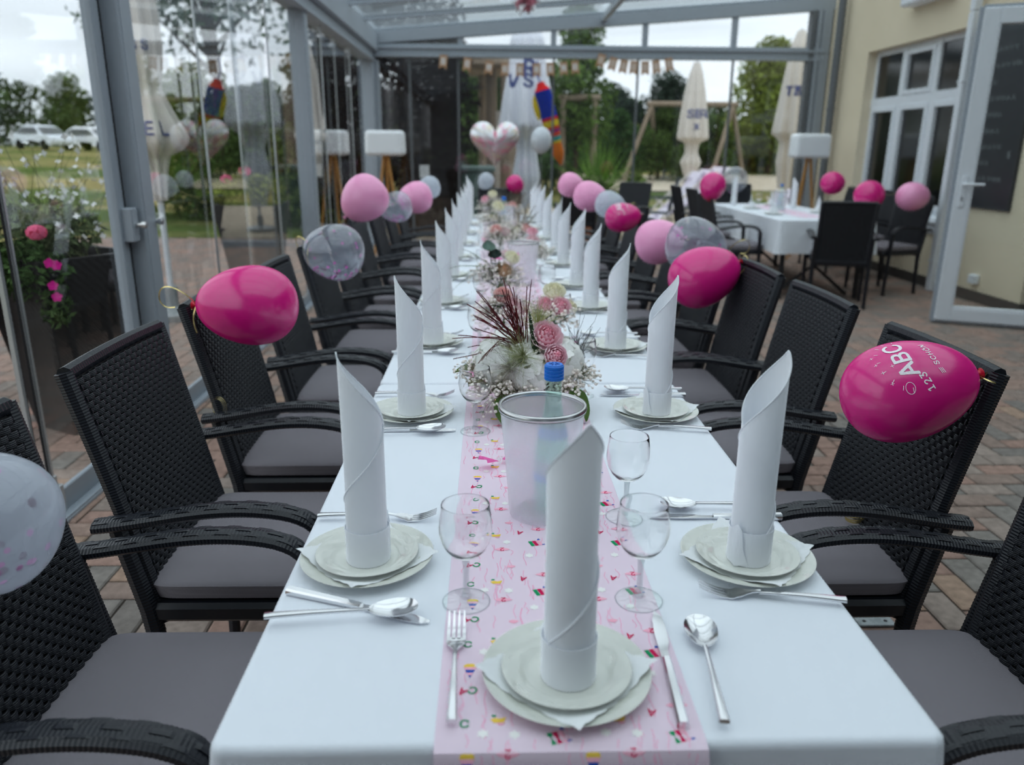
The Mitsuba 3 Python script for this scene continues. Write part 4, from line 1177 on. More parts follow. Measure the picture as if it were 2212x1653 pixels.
fa.part('drooping_stalk', b, 'vcol', False, kind='stuff')
sp = [np.array([0.028 - 0.030 * s + 0.010 * s * s, -0.062 + 0.035 * s, 0.142 + 0.105 * s]) for s in np.linspace(0, 1, 12)]
b = MB(); b.add(tube(sp, np.interp(np.linspace(0, 1, 12), [0, 0.25, 1], [0.0095, 0.0085, 0.0018]), 8), (0.028, 0.045, 0.024))
for k in range(170):
    s = q.random() ** 1.35; p = np.array([np.interp(s, np.linspace(0, 1, 12), np.array(sp)[:, i]) for i in range(3)])
    rr_ = np.interp(s, [0, 0.25, 1], [0.0105, 0.0090, 0.0022]); d = q.normal(size=3); d /= np.linalg.norm(d)
    sz = 0.0024 if s < 0.22 else 0.0011
    o = trimesh.creation.icosphere(0, sz); b.add((np.array(o.vertices) + p + d * rr_, np.array(o.faces)), (0.78, 0.78, 0.70))
fa.part('speedwell_spike', b, 'vcol', False)
fa.part('green_tuft', xmb(hairs(230, 0.068, 3, (0.20, 0.26, 0.07), (0.46, 0.46, 0.28), 0.75), Tr(-0.005, -0.075, 0.148) @ align_z([-0.55, -0.8, 0.15])), 'vcol', False, kind='stuff')
fa.part('green_tuft', xmb(hairs(160, 0.06, 4, (0.35, 0.38, 0.10), (0.62, 0.60, 0.42), 0.7), Tr(0.03, 0.0, 0.205) @ align_z([0.1, 0.0, 1])), 'vcol', False, kind='stuff')
fa.part('fine_seed_grass', xmb(hairs(110, 0.085, 9, (0.30, 0.30, 0.22), (0.20, 0.13, 0.15), 0.8, 0.0003), Tr(-0.035, -0.09, 0.125) @ align_z([-0.3, -0.8, -0.1])), 'vcol', False, kind='stuff')
b = MB()
for k in range(46):
    base = np.array([0.115, 0.0, 0.105]) + q.normal(size=3) * [0.006, 0.01, 0.01]
    d = np.array([0.35 + 0.25 * q.normal(), 0.15 * q.normal(), 1.0 + 0.2 * q.normal()]); d /= np.linalg.norm(d); l = 0.05 + 0.065 * q.random(); w = q.normal(size=3) * 0.01
    b.add(tube([base + d * l * s + w * math.sin(s * 5) + [-0.012 * s * s, 0, 0] for s in np.linspace(0, 1, 7)], np.linspace(0.0009, 0.0005, 7), 3), (0.085, 0.075, 0.075))
fa.part('grey_twig', b, 'vcol', False, kind='stuff')
for (x, y, z, s, sd, n) in ((-0.075, -0.085, 0.055, 0.072, 1, 240), (-0.125, -0.02, 0.085, 0.055, 2, 130), (0.125, -0.035, 0.080, 0.06, 3, 170), (0.098, -0.09, 0.060, 0.045, 5, 110), (-0.02, -0.10, 0.045, 0.06, 6, 150)):
    fa.part('babys_breath', xmb(gyps(n, (s, s, s * 0.8), sd), Tr(x, y, z)), 'vcol', False, kind='stuff')
for (x, y, z, a, tilt, l, w, c) in ((-0.055, -0.115, 0.062, PI + 0.1, -0.75, 0.085, 0.026, GREEN), (0.105, -0.105, 0.075, PI + 0.7, -0.8, 0.085, 0.030, GREEN), (-0.115, -0.02, 0.100, PI / 2 + 0.4, 0.15, 0.06, 0.022, (0.14, 0.20, 0.07)), (-0.105, -0.055, 0.085, PI / 2 + 0.9, 0.1, 0.055, 0.020, (0.16, 0.14, 0.06))):
    fa.part('leaf', xmb(leaf(l, w, 0.012, c), Tr(x, y, z) @ Rz(a) @ Rx(tilt)), 'vthin', True)
fa.place('flower_arrangement', 'low arrangement of white hydrangeas, pink roses and dark red grass behind the cooler', 'flowers', Tr(*C0))


def bunch(seed, roses, spread, tuft=True, leaves=2, twig=False, drop=0.0, pale=False):
    """A small bunch standing in a vase: heads given as (x, y, z, radius, colours)."""
    q = np.random.default_rng(seed); t = Thing()
    b = MB()
    for k in range(14):
        a, r0 = 6.28 * q.random(), 0.010 * q.random()
        e = np.array([spread * 0.5 * q.normal(), spread * 0.5 * q.normal(), 0.02 + 0.02 * q.random()])
        b.add(tube([(r0 * math.cos(a), r0 * math.sin(a), -0.075), (r0 * 0.5, 0, -0.02), e], 0.0015, 4), (0.09, 0.14, 0.05))
    t.part('stem', b, 'vcol', False, kind='stuff')
    for (x, y, z, r, c) in roses:
        t.part('rose', xmb(rose(r, *c, int(q.integers(99)), 0.9), Tr(x, y, z) @ align_z([x * 8, y * 8 - 0.55, 0.8])), 'vthin', True)
    t.part('babys_breath', xmb(gyps(270, (spread * 1.1, spread * 1.1, spread * 0.75), seed + 1, 0.0044), Tr(0, -0.01, 0.012)), 'vcol', False, kind='stuff')
    if tuft: t.part('seed_grass', xmb(hairs(120, spread * 1.15, seed + 2, (0.30, 0.30, 0.24), (0.50, 0.46, 0.40), 0.8, 0.0003), Tr(0.02, 0, 0.03) @ align_z([0.7, -0.2, 0.6])), 'vcol', False, kind='stuff')
    for k in range(leaves):
        a = 2.3 + 0.5 * k + 0.5 * q.random()
        t.part('leaf', xmb(leaf(0.055, 0.024, 0.012, DGREEN if k % 2 else BLUEGREEN), Tr(-0.012, -0.02, 0.01 + 0.03 * (k % 3)) @ Rz(a) @ Rx(0.35)), 'vthin', True)
    if twig:
        b = MB()
        for k in range(30):
            d = np.array([0.35 + 0.3 * q.normal(), 0.2 * q.normal(), 1]); d /= np.linalg.norm(d); l = 0.12 + 0.1 * q.random()
            b.add(tube([d * l * s + [0.01 * s, 0, 0] for s in (0.2, 0.6, 1)], [0.0016, 0.0014, 0.0009], 4), (0.10, 0.055, 0.04) if k % 3 else (0.50, 0.42, 0.28))
        t.part('grass_twig', b, 'vcol', False, kind='stuff')
    return t


JAR = Thing()
na = 48; a = np.arange(na) * 2 * PI / na
jp = [(0.0, 0.0), (0.027, 0.0), (0.029, 0.004), (0.029, 0.062), (0.026, 0.070), (0.0195, 0.078), (0.0195, 0.092), (0.021, 0.094)]
JAR.part('glass', grid(np.stack([np.stack([np.cos(a) * r * (1 + (0.012 * np.cos(a * 16) if 0.003 < z < 0.068 else 0)), np.sin(a) * r * (1 + (0.012 * np.cos(a * 16) if 0.003 < z < 0.068 else 0)), np.full(na, z)], -1) for r, z in jp], 1), True), 'pane', True)
JAR.part('water', lathe([(0.0, 0.003), (0.026, 0.003), (0.0265, 0.045), (0.0, 0.045)], 24), 'pane', True)
BULB = Thing()
BULB.part('glass', lathe([(0.0, 0.0), (0.020, 0.0), (0.021, 0.003), (0.013, 0.010), (0.016, 0.018), (0.026, 0.035), (0.0275, 0.048), (0.021, 0.064), (0.013, 0.076), (0.0125, 0.084), (0.018, 0.092)], 32), 'pane', True)
vases = [
    (JAR, 0.038, 2.50, 'ribbed glass jar, first vase from the front', bunch(31, [(0.000, -0.030, 0.075, 0.024, SALMON), (0.026, -0.040, 0.045, 0.027, BLUSH), (0.052, -0.02, 0.03, 0.018, BLUSH)], 0.085, True, 4), 'bunch with mauve rose, salmon rose and dark leaves in the first ribbed jar'),
    (BULB, 0.200, 2.49, 'small bulb-shaped glass vase beside the ribbed jar', bunch(33, [(-0.020, -0.030, 0.050, 0.023, PINK), (0.020, -0.040, 0.045, 0.028, PINK), (0.005, 0.0, 0.080, 0.030, CREAM), (0.050, -0.01, 0.04, 0.020, CREAM)], 0.080, False, 1), 'bunch of two pink roses under a cream rose in the bulb vase'),
    (JAR, 0.030, 3.22, 'ribbed glass jar in front of the second cooler', bunch(35, [(0.020, -0.035, 0.050, 0.027, ((0.78, 0.48, 0.30), (0.82, 0.66, 0.48))), (0.050, -0.02, 0.095, 0.026, CREAM), (0.03, 0.03, 0.10, 0.02, BLUSH)], 0.10, True, 5), 'bunch of peach and cream roses with eucalyptus in front of the second cooler'),
    (BULB, 0.215, 4.05, 'small bulb-shaped glass vase right behind the second cooler', bunch(37, [(0.0, -0.03, 0.07, 0.030, BLUSH), (0.03, -0.02, 0.02, 0.034, ((0.80, 0.80, 0.72), (0.82, 0.82, 0.76))), (0.0, 0.0, 0.11, 0.024, PINK)], 0.10, False, 1), 'bunch of white and blush flowers right behind the second cooler'),
    (JAR, 0.055, 4.75, 'ribbed glass jar, far beyond the second cooler', bunch(39, [(-0.02, -0.03, 0.06, 0.030, SALMON), (0.03, -0.03, 0.05, 0.026, BLUSH)], 0.12, True, 2, False), 'bunch of salmon roses in the jar far beyond the second cooler'),
    (BULB, 0.165, 4.95, 'small bulb-shaped glass vase far along the table', bunch(41, [(0.05, -0.03, 0.05, 0.030, SALMON), (0.0, -0.02, 0.04, 0.022, CREAM)], 0.12, False, 1, True), 'bunch with tall brown grass and a salmon rose far along the table'),
    (JAR, 0.02, 5.75, 'ribbed glass jar before the third cooler', bunch(43, [(0.03, -0.03, 0.12, 0.036, CREAM), (0.0, -0.03, 0.05, 0.028, CREAM)], 0.12, True, 4), 'bunch of cream roses and eucalyptus before the third cooler'),
    (BULB, 0.15, 6.55, 'small bulb-shaped glass vase behind the third cooler', bunch(45, [(-0.03, -0.02, 0.06, 0.030, SALMON), (0.03, -0.03, 0.08, 0.028, SALMON)], 0.12, False, 1, True), 'bunch of salmon roses behind the third cooler'),
    (JAR, 0.02, 7.25, 'ribbed glass jar, last vase before the far end', bunch(47, [(0.0, -0.03, 0.12, 0.034, CREAM), (-0.06, -0.03, 0.08, 0.032, PINK)], 0.13, True, 1), 'bunch of cream and pink roses in the last vase before the far end'),
]
for v, x, y, l1, b, l2 in vases:
    v.place('flower_vase', l1, 'vase', Tr(x, y, TZ + 0.0012), 'small vases along the runner')
    b.place('flower_bunch', l2, 'flowers', Tr(x, y, TZ + 0.0012 + 0.082) @ Sc(1.12))

# long blades of the bunch at the second cooler
gl = Thing()
for k, (a, l, t) in enumerate(((1.95, 0.16, 0.9), (1.75, 0.17, 0.55), (1.5, 0.15, 0.25), (1.3, 0.19, 0.35))):
    gl.part('blade', xmb(leaf(l, 0.010, 0.05 + 0.04 * k, (0.12, 0.17, 0.06)), Rz(a) @ Rx(t)), 'vthin', True)
gl.part('round_leaf', xmb(leaf(0.05, 0.030, 0.004, BLUEGREEN), Tr(-0.02, 0, 0.08) @ Rz(0.4) @ Rx(1.1)), 'vthin', True)
gl.part('round_leaf', xmb(leaf(0.05, 0.030, 0.004, (0.02, 0.035, 0.03)), Tr(0.0, -0.01, 0.05) @ Rz(-0.3) @ Rx(0.9)), 'vthin', True)
gl.part('stalk', tube([(0, 0, -0.05), (-0.01, 0, 0.03), (-0.02, 0, 0.09)], 0.002, 6), 'bark', 30)
gl.place('eucalyptus_sprig', 'sprig of long green blades and round eucalyptus leaves before the second cooler', 'foliage', Tr(0.015, 3.20, TZ + 0.135))

# sweets wrapped in pink paper
SW = Thing()
n = 14
def fan(sgn):
    u, v = np.meshgrid(np.linspace(-1, 1, n), np.linspace(0, 1, 6), indexing='ij')
    w = 0.004 + 0.017 * v ** 1.2
    return np.stack([sgn * (0.006 + 0.036 * v), u * w, 0.010 + 0.0035 * np.sin(u * 11) * v + 0.012 * v * (1 - u * u) * 0.6 + 0.008 * v], -1)
MATS['candy_pink'] = thin((0.95, 0.22, 0.55), 0.35, 0.0, 0.7, 1.3)
SW.part('paper_fan', grid(fan(1)), 'candy_pink', True); SW.part('paper_fan', grid(fan(-1)), 'candy_pink', True)
bv, bf = ball(1.0, 2)
SW.part('centre', (bv * [0.010, 0.008, 0.007] + [0, 0, 0.011], bf), 'pane', True)
for k, (x, y, z, a, s, l) in enumerate([(0.020, 1.474, TZ, 0.6, 1.0, 'beside the first cooler'), (0.145, 2.10, TZ + 0.002, 0.5, 1.0, 'behind the large arrangement'), (0.205, 2.22, TZ + 0.03, 0.35, 1.15, 'before the bulb vase'), (0.165, 2.95, TZ, 0.9, 1.0, 'between the jar and the bulb vase'), (0.060, 3.32, TZ + 0.155, 0.15, 1.4, 'on top of the bunch at the second cooler'), (0.155, 4.35, TZ + 0.05, 2.0, 1.5, 'behind the second cooler'), (-0.03, 5.30, TZ + 0.002, 1.7, 1.4, 'left of the far flowers'), (0.02, 1.98, TZ, 2.6, 1.6, 'left behind the large arrangement')]):
    SW.place('wrapped_sweet', f'pink paper-wrapped sweet {l}', 'sweet', Tr(x, y, z + 0.001) @ Rz(a) @ (Rx(0.3) if z > TZ + 0.01 else np.eye(4)) @ Sc(s), 'pink wrapped sweets')


# ---------------------------------------------------------------- balloons
def bal_r(t, R): return R * np.sin(np.clip(t, 0, 1) * PI) ** 0.92 * (1.0 - 0.15 * np.cos(t * PI)) / 1.01


def bal_surface(t, ph, R, L, off=0.0):
    """Point of the balloon, t from the knot (0) to the crown (1)."""
    z = L * (1 - np.cos(t * PI)) / 2
    r = bal_r(t, R) + off
    return np.stack([r * np.cos(ph), r * np.sin(ph), z + off * -np.cos(t * PI)], -1)


def balloon(kind, K, C, R, label, ribbon=None, seed=0, confetti=0, prints=None, ratio=None):
    tie, C = np.array(K, float), np.array(C, float)
    L = (ratio or 2.35) * R
    d = (C - tie) / np.linalg.norm(C - tie)
    K = C - d * 0.55 * L
    ribbon = list(ribbon or [])
    if np.linalg.norm(tie - C) > 0.62 * L: ribbon.append([K, (K + tie) / 2 + [0, 0, -0.012], tie])
    M = Tr(*K) @ align_z(d)
    t = Thing()
    tt, ph = np.meshgrid(np.linspace(0.03, 1, 34), np.arange(44) * 2 * PI / 44, indexing='xy')
    t.part('skin', xf(grid(bal_surface(tt, ph, R, L), True), M), {'m': 'magenta', 'p': 'pink_latex', 'c': 'clear_latex', 'k': 'milky_latex'}[kind], True)
    kn = lathe([(0.004, 0.012), (0.0055, 0.003), (0.004, -0.003), (0.0075, -0.012), (0.011, -0.016), (0.0118, -0.0145), (0.009, -0.0135), (0.005, -0.008)], 16)
    t.part('knot', xf(kn, M @ Sc(1.0 if R > 0.1 else 0.9)), {'m': 'knot_red', 'p': 'pink_latex', 'c': 'clear_latex', 'k': 'milky_latex'}[kind], True)
    q = np.random.default_rng(seed)
    if confetti:
        b = MB()
        for k in range(confetti):
            if k < confetti * 0.7:
                w = np.array([0.55 * q.normal(), 0.55 * q.normal(), -1.0]); w /= np.linalg.norm(w)
                loc = M[:3, :3].T @ w
            else:
                loc = q.normal(size=3); loc /= np.linalg.norm(loc)
            tp = math.acos(np.clip(-loc[2], -1, 1)) / PI; p_ = math.atan2(loc[1], loc[0])
            P0 = bal_surface(np.array(tp), np.array(p_), R, L, -0.0015)
            nn = P0 - np.array([0, 0, L / 2])
            rr = 0.0060 * (0.8 + 0.4 * q.random())
            disc = flat([(rr * math.cos(x), rr * math.sin(x)) for x in np.arange(10) * 2 * PI / 10])
            b.add(xf(disc, M @ Tr(*P0) @ align_z(nn)), ((0.85, 0.05, 0.50), (0.95, 0.22, 0.68), (0.14, 0.02, 0.09))[int(q.integers(3))])
        t.part('confetti', b, 'vcol', False, kind='stuff')
    if prints: t.part('white_print', prints(M, R, L), 'print_white', False)
    for rb in (ribbon or []): t.part('ribbon', ribbon3(rb), 'gold', True)
    t.place('balloon', label, 'balloon', None, 'party balloons')


def ribbon3(pts, w=0.0035):
    p = smooth_path(pts, 40); tg = np.gradient(p, axis=0); tg /= np.linalg.norm(tg, axis=1, keepdims=True)
    s = np.cross(tg, np.array([0.3, -0.8, 0.4])); s /= np.linalg.norm(s, axis=1, keepdims=True) + 1e-9
    return grid(np.stack([p - s * w / 2, p + s * w / 2], 1))


def curl(K, dx, n=1):
    K = np.array(K)
    return [[K, K + [dx * 0.035, -0.02, 0.045], K + [dx * 0.085, -0.01, 0.050], K + [dx * 0.10, 0, 0.015], K + [dx * 0.06, 0, -0.005]], [K, K + [dx * 0.004, -0.022, -0.03], K + [-dx * 0.0, -0.018, -0.075]]][:n + 1]


MATS['print_white'] = diffuse(0.88, 0.84, 0.87)


def school_print(M, R, L):
    w = M[:3, :3].T @ np.array([-0.10, -0.50, 0.85]); PRINT_PHI = math.atan2(w[1], w[0])
    """ABC, 123, a word, a book, stars and dashes printed round the balloon's shoulder."""
    ms = []
    def lay(m, x, y, a=0.0):
        v = np.asarray(xf(m, Rz(a))[0]); X, Y = v[:, 0] + x, v[:, 1] + y
        t = 0.56 + Y / (L * PI / 2)
        P = bal_surface(t, PRINT_PHI + X / R, R, L, 0.0007)
        ms.append(xf((P, m[1]), M))
    def line(x0, y0, x1, y1, w=0.0014):
        d = np.array([x1 - x0, y1 - y0]); n_ = np.array([-d[1], d[0]]) / np.linalg.norm(d) * w / 2
        k = np.linspace(0, 1, 4)[:, None]; p = np.array([[x0, y0]]) + d * k
        g = np.zeros((2, 4, 3)); g[0, :, :2] = p - n_; g[1, :, :2] = p + n_; lay(grid(g), 0, 0)
    def fine(s, h): 
        m = trimesh.Trimesh(*centred(text(s, h, 0.0003, True))); m = m.subdivide_to_size(0.006)
        return np.array(m.vertices), np.array(m.faces)
    def outline(c, h, x, y, a):
        lay(fine(c, h), x, y, a)
    for c, x, a in (('A', -0.026, 0.15), ('B', 0.006, -0.03), ('C', 0.038, -0.12)): outline(c, 0.034, x, 0.012, a)
    for c, x, y, a in (('1', -0.070, -0.018, 0.3), ('2', -0.056, -0.015, 0.3), ('3', -0.043, -0.011, 0.25)): outline(c, 0.014, x, y, a)
    for k, c in enumerate('SCHÖN'): outline(c, 0.011, -0.022 + 0.0125 * k, -0.047 + 0.001 * k, 0.1)
    for k in range(3): line(-0.046, -0.050 - 0.0035 * k, -0.034, -0.046 - 0.0035 * k, 0.0016)
    for (x, y) in ((-0.045, 0.05), (-0.015, 0.058), (0.01, 0.062), (-0.008, 0.035), (0.035, 0.06)):
        line(x - 0.004, y, x + 0.004, y, 0.001); line(x, y - 0.004, x, y + 0.004, 0.001)
    for k in range(9):
        a_ = -0.3 + 0.42 * k; line(0.062 * math.cos(a_), 0.012 + 0.040 * math.sin(a_), 0.072 * math.cos(a_), 0.012 + 0.047 * math.sin(a_), 0.0013)
    e = [( -0.062 + 0.012 * math.cos(x), 0.020 + 0.009 * math.sin(x)) for x in np.linspace(0, 2 * PI, 13)]
    for p0, p1 in zip(e[:-1], e[1:]): line(*p0, *p1, 0.0012)
    return join(*ms)



up = np.array([0, 0, 1.0])
c4 = 'tied to the '
balloon('m', (-0.845, 2.165, 0.945), (-0.665, 2.16, 0.946), 0.111, 'bright magenta balloon tied to the third chair from the front on the left', curl((-0.82, 2.163, 0.945), -1), ratio=2.5)
balloon('c', (-0.84, 3.47, 0.945), (-0.677, 3.46, 0.928), 0.124, 'clear balloon with pink confetti on the left, behind the big magenta one', curl((-0.80, 3.468, 0.945), -0.5), 2, 110, ratio=2.15)
balloon('p', (-0.84, 4.12, 0.945), (-0.648, 4.167, 1.121), 0.118, 'large pale pink balloon on the left, before the floor lamp', None, ratio=2.15)
balloon('c', (-0.84, 5.51, 0.945), (-0.644, 5.515, 0.979), 0.106, 'clear balloon with pink confetti between the two pale pink balloons on the left', None, 3, 90, ratio=2.15)
balloon('p', (-0.84, 6.21, 0.945), (-0.573, 6.219, 1.0), 0.122, 'smaller pale pink balloon farther along the left chairs', None, ratio=2.2)
balloon('k', (-0.84, 6.94, 0.945), (-0.527, 6.96, 1.042), 0.096, 'clear balloon half hidden behind the farther pale pink balloon on the left', None, ratio=2.15)
balloon('k', (-0.10, 8.75, 0.945), (-0.047, 8.70, 1.034), 0.086, 'clear balloon at the far head of the long table', None, ratio=2.2)
balloon('m', (0.31, 8.75, 0.945), (0.266, 8.70, 1.002), 0.091, 'magenta balloon at the far head of the long table', None, ratio=2.3)
balloon('p', (1.03, 6.79, 0.945), (0.683, 6.839, 1.074), 0.103, 'pale pink balloon farthest along the right chairs', None, ratio=2.25)
balloon('p', (1.03, 6.09, 0.945), (0.76, 6.12, 1.02), 0.114, 'pale pink balloon second farthest along the right chairs', None, ratio=2.4)
balloon('k', (1.03, 5.76, 0.945), (0.861, 5.777, 0.984), 0.098, 'clear balloon without confetti behind the small magenta one on the right', curl((1.0, 5.77, 0.945), 0.6), ratio=2.3)
balloon('m', (1.03, 5.34, 0.945), (0.885, 5.339, 0.928), 0.097, 'small magenta balloon with faint white print, middle of the right chairs', None, prints=lambda M, R, L: school_print(M, R, L), ratio=2.5)
balloon('p', (1.03, 3.99, 0.945), (0.851, 3.987, 0.918), 0.113, 'pale pink balloon beside the confetti balloon on the right', None, ratio=2.2)
balloon('c', (1.03, 3.33, 0.945), (0.869, 3.344, 0.978), 0.119, 'clear balloon with pink confetti behind the magenta balloon on the right', curl((1.02, 3.335, 0.95), 0.9), 5, 70, ratio=2.2)
balloon('m', (1.012, 3.11, 0.945), (0.846, 3.09, 0.88), 0.119, 'magenta balloon on the right, before the confetti balloon', [[(1.0, 3.1, 0.945), (1.02, 3.09, 0.965), (1.025, 3.08, 0.945), (1.0, 3.07, 0.905), (0.985, 3.065, 0.88)]], ratio=2.45)
balloon('m', (1.008, 1.492, 0.942), (0.838, 1.488, 0.903), 0.102, 'large magenta balloon printed ABC and 123 on the nearest right chair corner', [[(0.99, 1.485, 0.935), (1.0, 1.47, 0.93), (1.015, 1.47, 0.925)], [(0.985, 1.49, 0.94), (0.97, 1.495, 0.955), (0.955, 1.505, 0.955)]], prints=lambda M, R, L: school_print(M, R, L), ratio=2.62)
balloon('k', (-0.845, 0.98, 0.90), (-0.713, 1.001, 0.865), 0.100, 'milky clear balloon with pink confetti at the left edge of the picture', None, 8, 60, ratio=2.3)
# coiled gold ribbon lying on the second right chair
rc_ = Thing()
for k in range(3):
    a_ = np.linspace(0, 2 * PI * 1.05, 40); rr_ = 0.020 + 0.003 * k
    p = np.stack([np.cos(a_) * rr_ + 0.004 * k, np.sin(a_) * rr_ * 0.8, 0.006 + 0.006 * k + 0.004 * np.sin(a_ + k)], 1)
    rc_.part('coil', grid(np.stack([p, p + [0, 0, 0.005]], 1), False), 'gold', True)
rc_.place('ribbon_coil', 'coil of gold ribbon lying on a right chair seat by its backrest', 'ribbon', Tr(0.895, 1.72, 0.492))
rc_.place('ribbon_coil', 'dark curl of ribbon on the armrest below the left magenta balloon', 'ribbon', Tr(-0.775, 2.12, 0.662) @ Rx(PI / 2) @ Sc(0.8, 1.5, 0.4))


# foil balloons floating at the far end
def foil_heart(W):
    a = np.linspace(0, 2 * PI, 80, endpoint=False)
    x = 16 * np.sin(a) ** 3; y = 13 * np.cos(a) - 5 * np.cos(2 * a) - 2 * np.cos(3 * a) - np.cos(4 * a)
    P = np.stack([x, y + 2], 1) / 32 * W
    b = MB(); q = np.random.default_rng(4)
    rings = [1.04, 1.0, 0.97, 0.9, 0.78, 0.6, 0.4, 0.2, 0.02]
    for s in (-1, 1):
        V, C = [], []
        for f in rings:
            ff = min(f, 1.0)
            th = 0.36 * W / 2 * math.sqrt(max(0, 1 - ff ** 2.2)) * (1 + 0.05 * np.sin(a * 17) * ff ** 3)
            V.append(np.stack([P[:, 0] * f, s * th * np.ones(80), P[:, 1] * f], 1))
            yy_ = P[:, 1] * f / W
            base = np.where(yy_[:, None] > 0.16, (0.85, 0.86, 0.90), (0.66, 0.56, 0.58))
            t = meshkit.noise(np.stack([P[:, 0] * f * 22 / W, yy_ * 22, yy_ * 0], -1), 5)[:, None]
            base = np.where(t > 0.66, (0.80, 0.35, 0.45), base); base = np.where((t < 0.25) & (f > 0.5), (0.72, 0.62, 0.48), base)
            C.append(base)
        m = grid(np.stack(V, 1), True); C = np.stack(C, 1).reshape(-1, 3)
        b.add(m if s > 0 else (m[0], m[1][:, ::-1]), C)
    return b


fh = Thing(); fh.part('foil', foil_heart(0.56), 'foil', True)
fh.part('string', tube([(0, 0, -0.25), (0.01, 0, -0.45), (0.0, -0.02, -0.72)], 0.0012, 4), 'white_plastic', False)
b = MB()
for k, (w, z) in enumerate(((0.16, 0.055), (0.22, 0.015), (0.18, -0.025), (0.12, -0.065))):
    b.add(tube([(-w / 2 + w * s, -0.098 + 0.10 * (abs(s - 0.5)) ** 2, z + 0.008 * math.sin(s * 31 + k)) for s in np.linspace(0, 1, 16)], 0.004, 4), (0.82, 0.76, 0.80))
fh.part('script_lines', b, 'vcol', False, kind='stuff')
fh.place('heart_balloon', 'silver heart-shaped foil balloon with pink print floating beyond the table', 'balloon', Tr(0.055, 9.6, 1.42))
fb = Thing(); v, f_ = ball(1.0, 3); fb.part('foil', (v * [0.135, 0.10, 0.17], f_), 'car_silver', True); fb.part('string', tube([(0, 0, -0.16), (0.01, 0, -0.4), (0, 0, -1.46)], 0.0012, 4), 'white_plastic', False)
fb.place('silver_balloon', 'silver oval foil balloon right of the heart balloon', 'balloon', Tr(0.66, 10.6, 1.475))

# ---------------------------------------------------------------- round the room: lamps, bunting, second table
LAMP = Thing()
hx, hy, hz, rc = 0.24, 0.11, 0.15, 0.05
pts = []
ic = trimesh.creation.icosphere(2, rc).vertices
P = np.vstack([ic + np.array([sx * (hx - rc), sy * (hy - rc), sz * (hz - rc)]) * [1 + 0.03 * (sz < 0), 1, 1] for sx in (-1, 1) for sy in (-1, 1) for sz in (-1, 1)])
m = trimesh.Trimesh(P).convex_hull
LAMP.part('shade', (np.array(m.vertices) + [0, 0, 1.425], np.array(m.faces)), 'white_lamp', 40)
for (x, y) in ((-0.19, -0.06), (0.19, -0.06), (0.0, 0.2)): LAMP.part('leg', cyl((x, y, 0), (x * 0.12, y * 0.12, 1.285), 0.013, 0.018, 10), 'oak', 30)
LAMP.part('collar', cyl((0, 0, 1.26), (0, 0, 1.30), 0.045, 0.06, 16), 'oak', 30)
LAMP.place('floor_lamp', 'white rounded floor lamp on an oak tripod in the left back corner', 'floor lamp', Tr(-1.31, 10.2, 0), 'tripod floor lamps')
LAMP.place('floor_lamp', 'white rounded floor lamp on an oak tripod in the right back corner', 'floor lamp', Tr(4.05, 10.2, 0) @ Rz(0.15), 'tripod floor lamps')


def bunting(label, pts, letters, y):
    t = Thing(); b = np.array(pts, float)
    t.part('cord', tube(smooth_path([(x, y, z + 0.012) for x, z in b], 60), 0.0022, 4), 'bark', False)
    MATS['kraft'] = diffuse(0.42, 0.25, 0.15); MATS['kraft_pale'] = diffuse(0.62, 0.50, 0.42)
    for k, (x, z) in enumerate(b):
        sl = (b[min(k + 1, len(b) - 1)][1] - b[max(k - 1, 0)][1]) / (b[min(k + 1, len(b) - 1)][0] - b[max(k - 1, 0)][0])
        M = Tr(x, y - 0.003, z) @ Ry(-math.atan(sl) * 1.1) @ Rx(PI / 2)
        w, h = 0.052, 0.165
        fl = t.part('pennant', xf(join(sheet(np.array([[[-w, -h, 0], [-w, 0.012, 0]], [[0, -h + 0.035, 0], [0, 0.012, 0]], [[w, -h, 0], [w, 0.012, 0]]], float), 0.002)), M), 'kraft', False)
        t.part('panel', xf(mv(flat([(-0.036, -0.018), (-0.036, -0.112), (0.036, -0.112), (0.036, -0.018)]), 0, 0, 0.0012), M), 'kraft_pale', False, of=fl)
        if letters:
            t.part('letter', xf(mv(centred(text(letters[k], 0.06, 0.001)), 0, -0.063, 0.0016), M), 'white_plastic', False, of=fl)
    t.place('bunting', label, 'bunting')


bunting('brown paper bunting spelling SCHULKIND under the back transom', [(-0.62, 2.545), (-0.30, 2.515), (-0.01, 2.475), (0.20, 2.455), (0.40, 2.452), (0.62, 2.452), (0.80, 2.462), (0.98, 2.475), (1.13, 2.49)], 'SCHULKIND', YB - 0.11)
bunting('shorter brown paper bunting with seven pennants under the back transom, right of the first', [(1.50, 2.575), (1.66, 2.535), (1.80, 2.505), (1.93, 2.495), (2.08, 2.49), (2.22, 2.505), (2.39, 2.535)], None, YB - 0.11)
sg = Thing(); MATS['paper_grey'] = diffuse(0.55, 0.57, 0.58)
sg.part('sheet', box(-0.985, -0.855, YB - 0.022, YB - 0.019, 0.97, 1.14, 0.001), 'paper_grey', False)
sg.part('lines', join(*[box(-0.965, -0.965 + w, YB - 0.024, YB - 0.0225, 1.11 - 0.022 * k, 1.116 - 0.022 * k, 0.0003) for k, w in enumerate((0.09, 0.06, 0.08, 0.07, 0.085))]), 'zinc', False, kind='stuff')
sg.place('paper_notice', 'grey paper notice taped to the back glass beside the left lamp', 'notice')
pm = Thing(); b = MB(); q = np.random.default_rng(2)
for k in range(150):
    d = q.normal(size=3); d /= np.linalg.norm(d); c = (0.80, 0.42, 0.50) if k % 4 else (0.80, 0.82, 0.84)
    g = petal(0.035, 0.105 + (0.04 if k % 4 == 0 else 0), 0.02, 0.02, 4, 5)
    b.add(xf(grid(g), align_z(d) @ Rx(-PI / 2 + 0.2 * q.normal()) @ Rz(6 * q.random() * 0 + 0)), c)
